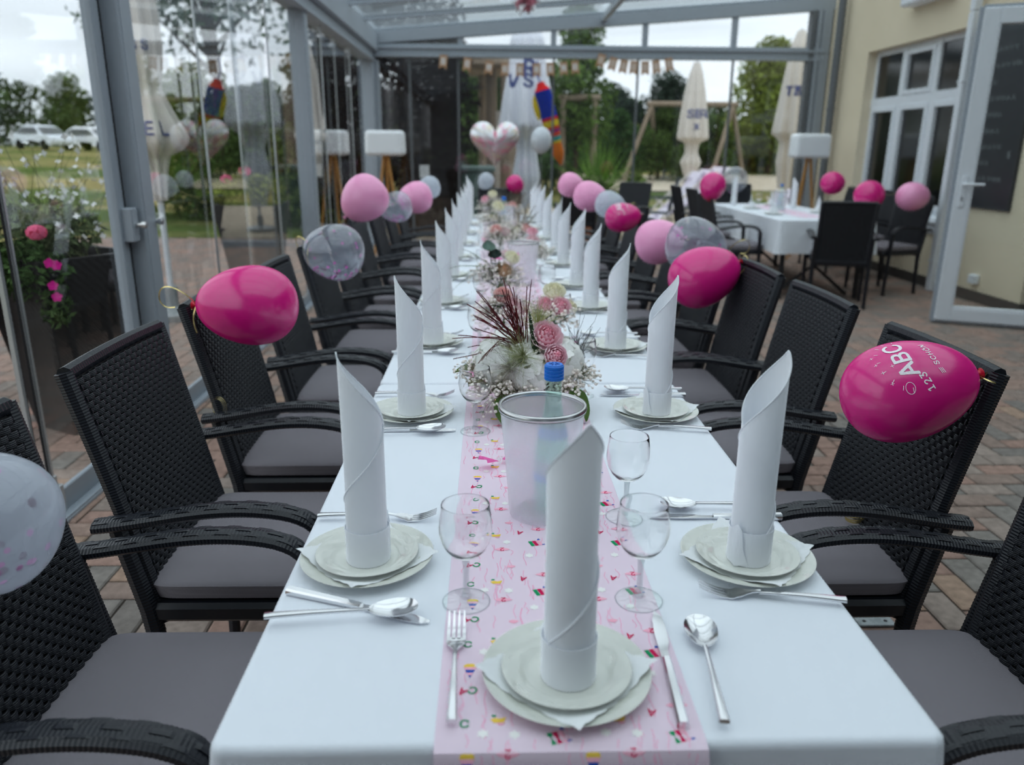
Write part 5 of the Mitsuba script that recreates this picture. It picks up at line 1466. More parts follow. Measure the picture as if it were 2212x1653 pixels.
pm.part('tissue', b, 'vthin', True); pm.part('thread', cyl((0, 0, 0.05), (0, 0, roof_z(0.335) - 2.75), 0.0015, None, 5), 'white_plastic', False)
pm.place('tissue_pompom', 'pink and white tissue pompom hanging from the glass roof', 'decoration', Tr(0.335, 8.12, 2.72))

SX0, SX1, SY0, SY1 = 2.69, 3.60, 7.27, 9.62
ut = table_under(SX0 + 0.015, SX1 - 0.015, SY0 + 0.015, SY1 - 0.015, TZ - 0.004)
for y in (SY0 + 0.25, SY1 - 0.25): ut.part('crossed_foot', tube([(SX0 + 0.1, y, 0.02), (3.15, y, 0.30), (SX1 - 0.1, y, 0.02)], 0.018, 8), 'black_metal', 30)
ut.place('dining_table', 'second dining table under a white cloth by the cream wall', 'table')
single('tablecloth', 'white tablecloth with long hanging sides on the second table by the wall', 'tablecloth', cloth_mesh(SX0, SX1, SY0, SY1, TZ, 0.30, 9, 0.014), 'cloth', 35)
rn = Thing(); rn.part('band', box(3.0, 3.28, SY0 + 0.25, SY1 - 0.3, TZ + 0.0005, TZ + 0.002, 0.0005), 'runner', False)
pq = np.random.default_rng(8)
rn.part('printed_marks', join(*[mv(flat([(0.012 * math.cos(a_), 0.009 * math.sin(a_)) for a_ in np.arange(7)]), 3.02 + 0.24 * pq.random(), SY0 + 0.3 + 1.7 * pq.random(), TZ + 0.0024) for _ in range(140)]), 'print_pink_print', False, kind='stuff')
rn.place('table_runner', 'short pink printed runner on the second table by the cream wall', 'table runner')


def fan_napkin():
    """Napkin folded to a standing pointed bird-like shape with pleated sides."""
    t = Thing()
    u, v = np.meshgrid(np.linspace(-1, 1, 21), np.linspace(0, 1, 8), indexing='ij')
    w = 0.062 * (1 - v) ** 0.8 + 0.004
    g = np.stack([u * w, 0.016 * np.sin(u * 9) * (1 - v) + 0.02 * v, 0.002 + 0.175 * v - 0.03 * np.abs(u) * v], -1)
    t.part('upright_fold', sheet(g, 0.0008), 'napkin', True)
    a_, s = np.meshgrid(np.linspace(0, 2 * PI, 25), np.linspace(0, 1, 6), indexing='ij')
    g = np.stack([(0.058 - 0.026 * s) * np.cos(a_) * (1 + 0.15 * np.sin(4 * a_) * s), (0.045 - 0.02 * s) * np.sin(a_), 0.001 + 0.07 * np.sin(s * PI / 2) + 0.012 * np.sin(5 * a_) * s], -1)
    t.part('base_fold', grid(g), 'napkin', True)
    return t


FN = fan_napkin()
for k, (x, y, a_, n) in enumerate(((3.42, 8.18, 0.3, 'right side, nearest'), (2.86, 7.95, 2.0, 'left side, nearest'), (2.90, 8.75, 1.2, 'left side, middle'), (3.30, 9.25, 0.7, 'right side, far'))):
    PLATE[0].place('dinner_plate', f'large cream plate on the second table, {n}', 'plate', Tr(x, y, TZ + 0.0006), 'plates on the second table')
    FN.place('napkin', f'white napkin folded to a standing bird on the second table, {n}', 'napkin', Tr(x, y, TZ + 0.003) @ Rz(a_), 'folded napkins on the second table')
for k, (x, y) in enumerate(((2.86, 9.30), (3.40, 8.85))):
    NAP[k].place('napkin', f'white rolled napkin tower on the second table, {("far left corner", "right of the cooler")[k]}', 'napkin', Tr(x, y, TZ + 0.003) @ Rz(2.5 * k + 1), 'rolled napkins on the second table')
COOL.place('bottle_cooler', 'frosted bottle cooler in the middle of the second table', 'bottle cooler', Tr(3.10, 8.45, TZ + 0.003), 'bottle coolers on the second table')
BOT.place('water_bottle', 'green glass water bottle in the cooler on the second table', 'bottle', Tr(3.105, 8.452, TZ + 0.0145))
for k, (x, y) in enumerate(((3.02, 8.1), (3.0, 8.85), (3.22, 9.0))):
    GLASS.place('wine_glass', f'clear wine glass on the second table, {ORD[k]} from the front', 'wine glass', Tr(x, y, TZ + 0.003), 'wine glasses on the second table')
side = [(3.20, 7.12, PI / 2 - 0.28, 'seen from behind at the near end of the second table', 1), (2.46, 7.86, 0.0, 'nearest on the left of the second table', 1), (2.60, 8.98, 0.0, 'middle one on the left of the second table', 1), (2.60, 9.78, 0.0, 'farthest on the left of the second table', 2),
        (3.96, 7.80, PI + 0.30, 'nearest on the wall side of the second table', 1), (4.10, 8.72, PI + 0.05, 'middle one on the wall side of the second table', 1), (4.10, 9.55, PI, 'farthest on the wall side of the second table', 2), (3.16, 10.02, -PI / 2, 'at the far end of the second table', 2),
        (1.72, 10.30, PI + 0.9, 'standing beyond the long table before the back glass, right one', 2), (1.15, 10.72, PI / 2, 'standing beyond the long table before the back glass, left one', 2)]
for x, y, a_, w, lod in side:
    CH[lod].place('wicker_armchair', 'black wicker armchair ' + w, 'chair', Tr(x, y, 0) @ Rz(a_), 'armchairs of the second table' if 'second' in w else 'spare armchairs by the back glass')
balloon('m', (2.12, 7.66, 0.945), (2.155, 7.72, 1.035), 0.122, 'magenta balloon among the chairs left of the second table', None, ratio=2.3)
balloon('m', (4.42, 9.35, 0.945), (3.86, 8.95, 1.02), 0.125, 'magenta balloon nearest the dark downpipe by the cream wall', None, ratio=2.4)
balloon('m', (4.42, 8.5, 0.945), (3.72, 7.75, 0.955), 0.14, 'magenta balloon half hidden behind the chair back at the second table', None, ratio=2.4)
balloon('p', (4.26, 7.68, 0.945), (4.08, 7.62, 0.95), 0.135, 'pale pink balloon on the wall-side chair of the second table', None, ratio=2.45)
balloon('c', (3.12, 10.34, 0.94), (3.13, 10.22, 1.0), 0.16, 'large clear balloon with a few confetti at the far end of the second table', None, 11, 30, ratio=2.2)
mp = Thing(); mp.part('plate', box(1.10, 1.215, 1.99, 2.12, 0.004, 0.012, 0.002), 'zinc', False)
mp.part('bolt_hole', join(*[mv(lathe([(0.0, 0.0), (0.006, 0.0), (0.006, 0.0006), (0.0, 0.0006)], 10), x, y, 0.0122) for x in (1.125, 1.19) for y in (2.01, 2.095)]), 'rubber', False, kind='stuff')
mp.place('base_plate', 'galvanized metal base plate with holes on the paving under a right chair', 'metal plate')

# ---------------------------------------------------------------- outside: planters, parasols, garden furniture
def planter(h0, h1, H, plants_seed):
    t = Thing()
    V = []
    for z, h in ((0.0, h0), (H, h1), (H, h1 - 0.03), (H - 0.06, h1 - 0.035)):
        V.append([(sx * h, sy * h, z) for sx, sy in ((-1, -1), (1, -1), (1, 1), (-1, 1))])
    n = 40; rows = []
    for k in range(n + 1):
        z = H * k / n; h = h0 + (h1 - h0) * k / n
        ring = []
        for i in range(4):
            a0 = np.array([(-1, -1), (1, -1), (1, 1), (-1, 1)][i]); a1 = np.array([(-1, -1), (1, -1), (1, 1), (-1, 1)][(i + 1) % 4])
            nrm = np.array([(0, -1), (1, 0), (0, 1), (-1, 0)][i])
            for j in range(24):
                p = (a0 + (a1 - a0) * j / 24) * h + nrm * 0.004 * (1 if (j + k) % 2 else 0) * (0 < j)
                ring.append((*p, z))
        rows.append(ring)
    t.part('woven_body', grid(np.array(rows).transpose(1, 0, 2)[::-1], True), 'dark_wicker', False)
    t.part('rim', grid(np.array([V[1], [(x * 1.0, y * 1.0, H + 0.012) for x, y, _ in V[1]], [(x, y, H + 0.012) for x, y, _ in V[2]], V[3]], float).transpose(1, 0, 2)[::-1], True), 'dark_wicker', False)
    t.part('soil', (np.array(V[3], float), np.array([[0, 1, 2, 3]])), 'bark', False)
    return t


def leaves(n, c, s, size, col, seed, jitter=0.3, flat_=1.0):
    """n leaf blades scattered in an ellipsoid; one mesh with a colour each."""
    q = np.random.default_rng(seed)
    d = q.normal(size=(n, 3)); d /= np.linalg.norm(d, axis=1, keepdims=True)
    p = np.array(c) + d * np.array(s) * (q.random((n, 1)) ** 0.40)
    return blades(p, size, col, q, jitter)


def blades(p, size, col, q, jitter=0.3):
    n = len(p)
    a = q.normal(size=(n, 3)); a /= np.linalg.norm(a, axis=1, keepdims=True)
    b = q.normal(size=(n, 3)); b -= a * (a * b).sum(1, keepdims=True); b /= np.linalg.norm(b, axis=1, keepdims=True)
    l = size * (0.6 + 0.8 * q.random((n, 1)))
    V = np.stack([p - a * l, p + b * l * 0.42, p + a * l, p - b * l * 0.42], 1).reshape(-1, 3)
    F = (np.array([[0, 1, 2], [0, 2, 3]])[None] + np.arange(n)[:, None, None] * 4).reshape(-1, 3)
    C = np.array(col) * (1 + jitter * (q.random((n, 1)) * 2 - 1))
    return V, F, np.repeat(C, 4, 0)


def add_leaves(b, *a, **k):
    v, f, c = leaves(*a, **k); return b.add((v, f), c)


PA = planter(0.155, 0.265, 0.86, 1)
MPA = Tr(-2.10, 3.86, 0) @ Rz(math.radians(-30))
PA.place('planter', 'tall dark woven planter outside the glass, nearest on the left', 'planter', MPA, 'woven planters outside')
PB = planter(0.165, 0.285, 0.88, 2)
PB.place('planter', 'tall dark woven planter outside the glass, behind the left chairs', 'planter', Tr(-2.12, 7.15, 0) @ Rz(0.12), 'woven planters outside')
PA.place('planter', 'dark woven planter at the left edge of the picture, outside the glass', 'planter', Tr(-2.86, 3.66, 0) @ Rz(-0.5), 'woven planters outside')
q = np.random.default_rng(17)
ga = Thing(); b = MB(); fl = MB()
for k in range(75):
    x0, y0 = -2.3 + 0.22 * q.normal(), 3.90 + 0.16 * q.normal()
    top = np.array([x0 + 0.20 * q.normal(), y0 + 0.10 * q.normal(), 1.05 + 0.42 * q.random() + 0.05 * q.normal()])
    top[0] = min(top[0], -1.80)
    base = np.array([-2.15 + 0.12 * q.normal(), 3.88 + 0.08 * q.normal(), 0.84])
    b.add(tube([base, (base + top) / 2 + [0.02 * q.normal(), 0, 0.05], top], [0.0022, 0.0018, 0.0010], 3, False), (0.14, 0.16, 0.08))
    for j in range(int(q.integers(2, 5))):
        p = top + np.array([0.03 * q.normal(), 0.03 * q.normal(), -0.02 * j + 0.012 * q.normal()])
        M = Tr(*p) @ align_z(q.normal(size=3) + [0.4, -0.8, 0.3])
        for i in range(4): fl.add(xf(grid(petal(0.0062, 0.0155, 0.002, 0.003, 3, 3)), M @ Rz(i * PI / 2 + 0.2)), (0.86, 0.86, 0.86))
v, f_, c = leaves(800, (-2.15, 3.88, 0.98), (0.26, 0.22, 0.14), 0.026, (0.13, 0.17, 0.08), 3); b.add((v, f_), c)
ga.part('foliage', b, 'vcol', False, kind='stuff'); ga.part('white_blossom', fl, 'vthin', True, kind='stuff')
ga.place('white_gaura', 'airy white-flowered perennial growing in the nearest planter outside', 'plant')
ge = Thing(); b = MB(); v, f_, c = leaves(700, (-2.10, 3.56, 0.83), (0.20, 0.12, 0.14), 0.024, (0.055, 0.10, 0.035), 5); b.add((v, f_), c)
v, f_, c = leaves(300, (-1.98, 3.55, 0.66), (0.07, 0.05, 0.10), 0.018, (0.08, 0.13, 0.05), 6); b.add((v, f_), c)
v, f_, c = leaves(700, (-2.45, 3.62, 0.68), (0.13, 0.10, 0.24), 0.026, (0.06, 0.10, 0.04), 7); b.add((v, f_), c)
ge.part('foliage', b, 'vcol', False, kind='stuff')
def umbel(c, R, n, col, seed):
    u = MB(); qq = np.random.default_rng(seed)
    for k in range(n):
        d = qq.normal(size=3); d /= np.linalg.norm(d)
        M = Tr(*(np.array(c) + d * R * [1, 1, 0.75])) @ align_z(d)
        for i in range(5): u.add(xf(grid(petal(0.007, 0.015, 0.001, 0.002, 3, 3)), M @ Rz(i * 2 * PI / 5)), np.array(col) * (0.85 + 0.3 * qq.random()))
    return u
ge.part('pink_umbel', umbel((-1.985, 3.50, 1.005), 0.040, 55, (0.82, 0.16, 0.30), 1), 'vthin', True)
ge.part('pink_umbel', umbel((-2.22, 3.52, 1.02), 0.034, 45, (0.80, 0.20, 0.32), 2), 'vthin', True)
ge.part('faded_umbel', umbel((-2.22, 3.50, 1.10), 0.030, 30, (0.42, 0.10, 0.08), 3), 'vthin', True)
ge.part('faded_umbel', umbel((-2.24, 3.45, 0.72), 0.040, 40, (0.35, 0.11, 0.08), 4), 'vthin', True)
for k, (x, z) in enumerate(((-1.935, 0.875), (-1.905, 0.865), (-1.935, 0.775), (-1.925, 0.725))):
    pt = MB()
    for i in range(5): pt.add(xf(grid(petal(0.013, 0.022, 0.004, 0.004, 4, 3)), Tr(x, 3.47, z) @ align_z([0.3, -1, 0.25]) @ Rz(i * 2 * PI / 5)), (0.58, 0.02, 0.25))
    ge.part('petunia_flower', pt, 'vthin', True)
ge.place('pink_geranium', 'pink geraniums and magenta petunias trailing over the nearest planter outside', 'plant')
pb = Thing(); b = MB(); v, f_, c = leaves(1300, (-2.12, 7.12, 0.98), (0.34, 0.28, 0.17), 0.03, (0.20, 0.22, 0.05), 9, 0.6); b.add((v, f_), c)
pb.part('foliage', b, 'vcol', False, kind='stuff'); pb.part('pink_umbel', umbel((-2.28, 7.0, 1.10), 0.05, 45, (0.82, 0.14, 0.30), 5), 'vthin', True); pb.part('pink_umbel', umbel((-2.10, 6.95, 1.17), 0.05, 45, (0.82, 0.14, 0.30), 6), 'vthin', True)
pb.place('planter_shrub', 'yellow-green plants with pink flowers in the planter behind the left chairs', 'plant')


def parasol(z0, zs, prof, flutes, tex=None, seed=0, key='canvas_beige', pole=True, base=True):
    """Closed parasol: fluted canvas along a profile of (z, r), its pole and foot."""
    t = Thing(); n = 120; a_ = np.arange(n) * 2 * PI / n; q_ = np.random.default_rng(seed)
    P = np.array(prof, float); zz_ = np.linspace(P[0, 0], P[-1, 0], 46); rr_ = np.interp(zz_, P[:, 0], P[:, 1])
    f_ = np.clip((zz_ - zz_[0]) / (zz_[-1] - zz_[0]), 0, 1)
    V = []
    for z, r, f in zip(zz_, rr_, f_):
        w = 1 + (0.20 * (1 - f) + 0.06) * np.cos(a_ * flutes + seed + 1.5 * f) + 0.05 * np.cos(3 * a_ + seed + 4 * f)
        V.append(np.stack([np.cos(a_) * r * w, np.sin(a_) * r * w, np.full(n, z)], -1))
    t.part('canvas', grid(np.array(V).transpose(1, 0, 2), True), key, True)
    t.part('pole', cyl((0, 0, 0.02), (0, 0, P[-1, 0] + 0.03), 0.024, None, 10), 'white_plastic', 30)
    if base: t.part('foot', lathe([(0.0, 0.0), (0.28, 0.0), (0.28, 0.05), (0.05, 0.09), (0.05, 0.25), (0.0, 0.25)], 24), 'zinc', 30)
    for s, h, zc, ang in (tex or []):
        m = trimesh.Trimesh(*centred(text(s, h, 0.0003))).subdivide_to_size(0.04)
        v = np.array(m.vertices); ph = ang + v[:, 0] / np.interp(zc, P[:, 0], P[:, 1]); z = zc + v[:, 1]
        r = np.interp(z, P[:, 0], P[:, 1]); f = np.clip((z - zz_[0]) / (zz_[-1] - zz_[0]), 0, 1)
        w = 1 + (0.20 * (1 - f) + 0.06) * np.cos(ph * flutes + seed + 1.5 * f) + 0.05 * np.cos(3 * ph + seed + 4 * f)
        t.part('lettering', (np.stack([np.cos(ph) * (r * w + 0.012), np.sin(ph) * (r * w + 0.012), z], -1), np.array(m.faces)), 'ink_blue', False)
    return t


MATS['canvas_beige'] = diffuse(0.66, 0.62, 0.57); MATS['canvas_white'] = diffuse(0.72, 0.75, 0.82); MATS['ink_blue'] = diffuse(0.05, 0.07, 0.22)
t = parasol(0, 0, [(0.95, 0.05), (1.18, 0.07), (1.30, 0.10), (1.36, 0.215), (1.45, 0.23), (1.60, 0.16), (1.80, 0.085), (1.86, 0.10), (2.1, 0.125), (2.5, 0.115), (3.0, 0.075), (3.15, 0.03)], 8, [('E L', 0.10, 1.50, -PI / 2 + 0.55), ('S S', 0.07, 2.10, -PI / 2 + 0.2)], 2)
t.place('parasol', 'closed beige parasol tied at the waist, outside the left glass behind the first post', 'parasol', Tr(-2.66, 6.5, 0), 'closed beige parasols')
t = parasol(0, 0, [(0.75, 0.12), (1.2, 0.17), (1.45, 0.15), (1.55, 0.16), (1.62, 0.27), (2.0, 0.23), (2.6, 0.17), (3.0, 0.13), (3.22, 0.06)], 8, [('TZ', 0.14, 2.30, -PI / 2 - 0.55), ('NSE', 0.14, 2.30, -PI / 2 + 0.5)], 1)
t.place('parasol', 'closed beige parasol with blue letters behind the right floor lamp', 'parasol', Tr(5.02, 13.5, 0), 'closed beige parasols')
t = parasol(0, 0, [(0.8, 0.10), (1.1, 0.20), (1.3, 0.12), (1.52, 0.14), (1.60, 0.31), (2.0, 0.28), (2.6, 0.21), (2.95, 0.14), (3.18, 0.07)], 8, [('SER', 0.17, 2.12, -PI / 2 + 0.1), ('x', 0.16, 1.85, -PI / 2)], 5)
t.place('parasol', 'closed pale parasol with blue letters in front of the wooden swing', 'parasol', Tr(4.48, 18.0, 0), 'closed beige parasols')
t = parasol(0, 0, [(0.4, 0.10), (0.9, 0.20), (1.35, 0.14), (1.55, 0.20), (1.70, 0.42), (2.2, 0.36), (2.8, 0.26), (3.05, 0.26), (3.25, 0.16), (3.5, 0.05)], 10, [('W S', 0.20, 2.42, -PI / 2 - 0.5), ('R', 0.24, 2.62, -PI / 2 + 0.1)], 4, 'canvas_white')
t.place('parasol', 'large closed white parasol beyond the back glass behind the heart balloon', 'parasol', Tr(0.60, 13.6, 0))
t = parasol(0, 0, [(0.9, 0.1), (1.45, 0.16), (1.52, 0.25), (1.9, 0.2), (2.6, 0.16), (3.05, 0.05)], 8, [('I', 0.16, 2.05, -PI / 2), ('o', 0.08, 1.75, -PI / 2)], 7)
t.place('parasol', 'closed beige parasol outside the left glass near the back corner post', 'parasol', Tr(-3.05, 14.0, 0), 'closed beige parasols')

# rainbow windsock hanging before the white parasol
ws = Thing(); A0, A1 = np.array([0.745, 12.4, 2.32]), np.array([1.09, 12.4, 1.13])
bands = [(0.0, 0.10, (0.62, 0.02, 0.02), 0.075), (0.10, 0.42, (0.01, 0.03, 0.32), 0.125), (0.42, 0.46, (0.55, 0.02, 0.04), 0.125), (0.46, 0.53, (0.62, 0.46, 0.02), 0.120), (0.53, 0.57, (0.50, 0.05, 0.03), 0.115), (0.57, 0.60, (0.18, 0.02, 0.20), 0.11), (0.60, 0.65, (0.55, 0.06, 0.03), 0.105), (0.65, 0.70, (0.03, 0.28, 0.28), 0.10), (0.70, 0.73, (0.60, 0.42, 0.02), 0.09), (0.73, 1.0, (0.60, 0.14, 0.01), 0.085)]
for k, (s0, s1, c, r) in enumerate(bands):
    r1 = bands[k + 1][3] if k + 1 < len(bands) else 0.012
    r0 = 0.05 if k == 0 else r
    MATS[f'sock_{k}'] = diffuse(*c)
    ws.part('band', tube([A0 + (A1 - A0) * s for s in np.linspace(s0, s1, 5)], np.interp(np.linspace(0, 1, 5), [0, 0.5, 1], [r0, max(r, r0), r1]), 20, k in (0, len(bands) - 1)), f'sock_{k}', 40)
for sx in (-1, 1): 
    ws.part('wing', xf(leaf(0.42, 0.07, 0.05, (0.62, 0.50, 0.05)).m[0], Tr(*(A0 + (A1 - A0) * 0.12 + [sx * 0.10, -0.03, 0])) @ Rz(0.0) @ Rx(-PI / 2) @ Rz(sx * 0.12)), 'sock_3', True)
ws.part('cord', tube([A0 + [-0.05, 0, 0.30], A0 + [-0.06, 0, 0.12], A0], 0.012, 6), 'sock_1', 30)
ws.place('windsock', 'rainbow-striped windsock hanging in front of the white parasol', 'windsock')


def bars(t, name, key, *segs):
    for p0, p1, w in segs: t.part(name, tube([p0, p1], w * 0.75, 8), key, 30)


sw = Thing(); y0, zb, zt = 28.0, 0.42, 2.80
xl, xr = 5.5, 8.3
bars(sw, 'leg', 'old_wood', ((xl - 0.95, y0 - 0.6, zb - 0.05), (xl, y0, zt), 0.10), ((xl + 0.55, y0 + 0.9, zb), (xl, y0, zt), 0.10), ((xr - 0.75, y0 - 0.6, zb - 0.05), (xr, y0, zt), 0.10), ((xr + 0.85, y0 + 0.9, zb), (xr, y0, zt), 0.10))
bars(sw, 'crossbeam', 'old_wood', ((xl - 0.15, y0, zt + 0.06), (xr + 0.15, y0, zt + 0.06), 0.12))
for x in (6.7, 7.6):
    s = sw.part('swing_seat', box(x - 0.25, x + 0.25, y0 - 0.1, y0 + 0.1, 0.85, 0.89, 0.01), 'rubber', False)
    sw.part('rope', join(cyl((x - 0.22, y0, 0.88), (x - 0.22, y0, zt), 0.012, None, 5), cyl((x + 0.22, y0, 0.88), (x + 0.22, y0, zt), 0.012, None, 5)), 'bark', 30, of=s, kind='stuff')
sw.place('swing_set', 'weathered wooden swing with slanted legs on the sand beyond the terrace', 'swing')
gf = Thing()
bars(gf, 'post', 'old_wood', ((2.12, 24.0, 0.1), (2.12, 24.0, 2.75), 0.13), ((3.05, 24.0, 0.1), (3.05, 24.0, 2.75), 0.13)); bars(gf, 'crossbeam', 'old_wood', ((1.97, 24, 2.80), (3.2, 24, 2.80), 0.12))
gf.place('climbing_frame', 'plain wooden climbing frame left of the swing', 'climbing frame')
ph = Thing()
bars(ph, 'post', 'old_wood', ((0.02, 15.6, 0.0), (0.02, 15.6, 2.9), 0.14), ((0.62 - 0.27, 15.2, 0.0), (0.35, 15.2, 2.9), 0.22), ((-0.16, 17.0, 0.0), (-0.16, 17.0, 2.9), 0.11))
ph.part('roof', box(-0.45, 0.75, 14.9, 17.4, 2.80, 2.95, 0.02), 'old_wood', False)
ph.part('panel', box(0.02, 0.30, 15.55, 15.60, 0.5, 2.05, 0.01), 'canvas_beige', False)
ph.place('wooden_shelter', 'small wooden shelter with posts beyond the back glass, left of the white parasol', 'shelter')

DC = Thing()
for sx in (-1, 1):
    DC.part('frame_rail', tube([(0.0, sx * 0.29, 0.12), (1.05, sx * 0.29, 0.98)], 0.02, 6), 'canvas_beige', 30)
    DC.part('frame_leg', tube([(0.9, sx * 0.26, 0.02), (0.25, sx * 0.26, 0.50)], 0.02, 6), 'canvas_beige', 30)
u = np.linspace(0, 1, 10)
MATS['deck_print'] = None
def deck_col(p, n, uv): return mikit.mix((0.74, 0.70, 0.80), (0.36, 0.30, 0.40), mikit.smoothstep(0.55, 0.62, mikit.fbm(uv.x * 5, uv.y * 9, 3.0, 3)))
MATS['deck_print'] = two({'type': 'diffuse', 'reflectance': mikit.proc(deck_col)})
sl = np.stack([np.stack([0.02 + 1.02 * u, np.full(10, s * 0.265), 0.14 + 0.84 * u - 0.16 * np.sin(u * PI)], -1) for s in (-1, -0.3, 0.3, 1)], 0)
DC.part('sling', grid(sl), 'deck_print', True, uv=np.stack(np.meshgrid(np.linspace(0, 1, 4), u, indexing='ij'), -1).reshape(-1, 2))
for k, (x, y, a_) in enumerate(((2.95, 14.6, 0.35), (3.55, 16.2, 0.35), (4.65, 18.9, 0.45), (5.35, 15.0, 0.7))):
    DC.place('deck_chair', f'white canvas deck chair with print on the gravel, {ORD[k]} from the left', 'deck chair', Tr(x, y, 0) @ Rz(a_), 'deck chairs on the gravel')
GC = Thing()
g = np.stack([np.stack([np.linspace(-0.24, 0.24, 5), np.full(5, y), np.full(5, z)], -1) for y, z in ((-0.22, 0.44), (0.2, 0.43), (0.26, 0.60), (0.33, 0.95))], 1)
MATS['grey_mesh'] = diffuse(0.085, 0.10, 0.115)
GC.part('sling', sheet(g, 0.006), 'grey_mesh', False)
for sx in (-1, 1):
    GC.part('side_frame', tube([(sx * 0.26, 0.34, 0.97), (sx * 0.26, 0.24, 0.55), (sx * 0.26, 0.22, 0.43), (sx * 0.26, 0.30, 0.0)], 0.013, 6), 'grey_mesh', 30)
    GC.part('armrest', tube([(sx * 0.27, 0.27, 0.66), (sx * 0.27, -0.2, 0.66), (sx * 0.27, -0.24, 0.0)], 0.014, 6), 'grey_mesh', 30)
GC.place('garden_chair', 'grey sling garden chair outside the back glass, left of the second table', 'chair', Tr(2.55, 12.3, 0) @ Rz(-PI / 2 - 0.3))
for k, (x, y, r) in enumerate(((1.55, 11.9, 0.13), (2.35, 12.9, 0.12))):
    tp = Thing(); tp.part('pot', lathe([(0.0, 0.0), (r * 0.7, 0.0), (r, 0.28), (r * 1.1, 0.28), (r * 1.1, 0.32), (r * 0.95, 0.32), (r * 0.9, 0.28), (0, 0.27)], 24), 'terracotta', 30)
    tp.place('flower_pot', f'terracotta flower pot outside the back glass, {("left one", "right one beside the grey chair")[k]}', 'pot', Tr(x, y, 0), 'terracotta pots')
    pl_ = Thing(); b = MB(); add_leaves(b, 500, (x, y, 0.65), (0.22, 0.22, 0.38), 0.06, (0.16, 0.22, 0.07), 60 + k); pl_.part('foliage', b, 'vcol', False, kind='stuff')
    pl_.place('potted_plant', f'leafy green plant in the {("left", "right")[k]} terracotta pot', 'plant')
BT = planter(0.26, 0.33, 0.55, 3)
BT.place('planter', 'low dark planter with a spiky green plant beyond the back glass', 'planter', Tr(1.78, 13.0, 0), 'woven planters outside')
yu = Thing(); q = np.random.default_rng(6)
for k in range(150):
    a_, e = 6.283 * q.random(), 0.25 + 1.2 * q.random(); l = 0.65 + 0.4 * q.random()
    m_ = leaf(l, 0.016, 0.35 * (1.4 - e), np.array((0.15, 0.27, 0.05)) * (0.7 + 0.6 * q.random()), 3, 6)
    if k == 0: b = MB()
    x_ = xmb(m_, Tr(1.78, 13.0, 0.58) @ Rz(a_) @ Rx(e)); b.m += x_.m; b.c += x_.c
yu.part('blade', b, 'vthin', True, kind='stuff'); yu.place('yucca', 'spiky light green yucca in the low planter beyond the back glass', 'plant')
wb = Thing(); MATS['bin_green'] = princ((0.08, 0.13, 0.115), 0.5)
wb.part('body', join(box(-0.75, 0.05, 12.5, 13.2, 0.05, 1.02, 0.03)), 'bin_green', False); wb.part('lid', box(-0.78, 0.08, 12.46, 13.25, 1.02, 1.10, 0.03), 'bin_green', False)
wb.place('storage_bin', 'dark green storage bin beyond the back glass behind the heart balloon', 'bin')
sc = Thing()
for k in range(58):
    sc.part('slat', box(-1.24, -0.48, 12.30, 12.325, 0.04 + 0.052 * k, 0.088 + 0.052 * k, 0.004), 'screen', False)
sc.part('post', join(box(-0.50, -0.44, 12.28, 12.34, 0, 3.05, 0.004)), 'screen', False); sc.part('post', box(-1.28, -1.22, 12.28, 12.34, 0, 3.05, 0.004), 'screen', False)
sc.place('privacy_screen', 'dark brown slatted privacy screen beyond the back glass', 'screen')

# ---------------------------------------------------------------- trees, hedges and parked cars outside
TR = np.random.default_rng(77)


def tree(name, label, x, y, H, R, col, n, size, z0=None, low=0.25, clumps=9, group=None, trunk=0.09, cat='tree', sq=1.0):
    """Trunk with limbs and a crown of leaf blades in clumps; one entry each for trunk and crown."""
    q = np.random.default_rng(int(abs(x * 131 + y * 17)) + n)
    z0 = float(ground_z(x, y)) if z0 is None else z0
    t = Thing(); b = MB()
    limbs = [tube([(x, y, z0 - 0.05), (x + 0.05 * R, y, z0 + H * 0.4), (x, y, z0 + H * 0.85)], [trunk, trunk * 0.7, trunk * 0.2], 7)]
    for k in range(clumps):
        u = (k + 0.5) / clumps
        zc = z0 + H * (low + (0.94 - low) * u)
        ang = k * 2.4 + q.random(); rad = R * (1.0 - 0.75 * max(0, u - 0.35) / 0.65) * (0.62 if k % 3 else 0.25)
        c = np.array([x + rad * math.cos(ang), y + rad * math.sin(ang), zc])
        s = R * (0.62 - 0.25 * u) * (0.85 + 0.35 * q.random())
        add_leaves(b, n // clumps, c, (s, s, s * 0.75 * sq), size, np.array(col) * (0.75 + 0.5 * q.random()), int(q.integers(9999)), 0.4)
        limbs.append(tube([(x, y, z0 + H * (low * 0.7 + 0.6 * u * (1 - low))), c], [trunk * 0.35, trunk * 0.08], 5))
    t.part('trunk', join(*limbs), 'bark', False)
    t.part('crown', b, 'leafy', False, kind='stuff')
    t.place(name, label, cat, None, group)


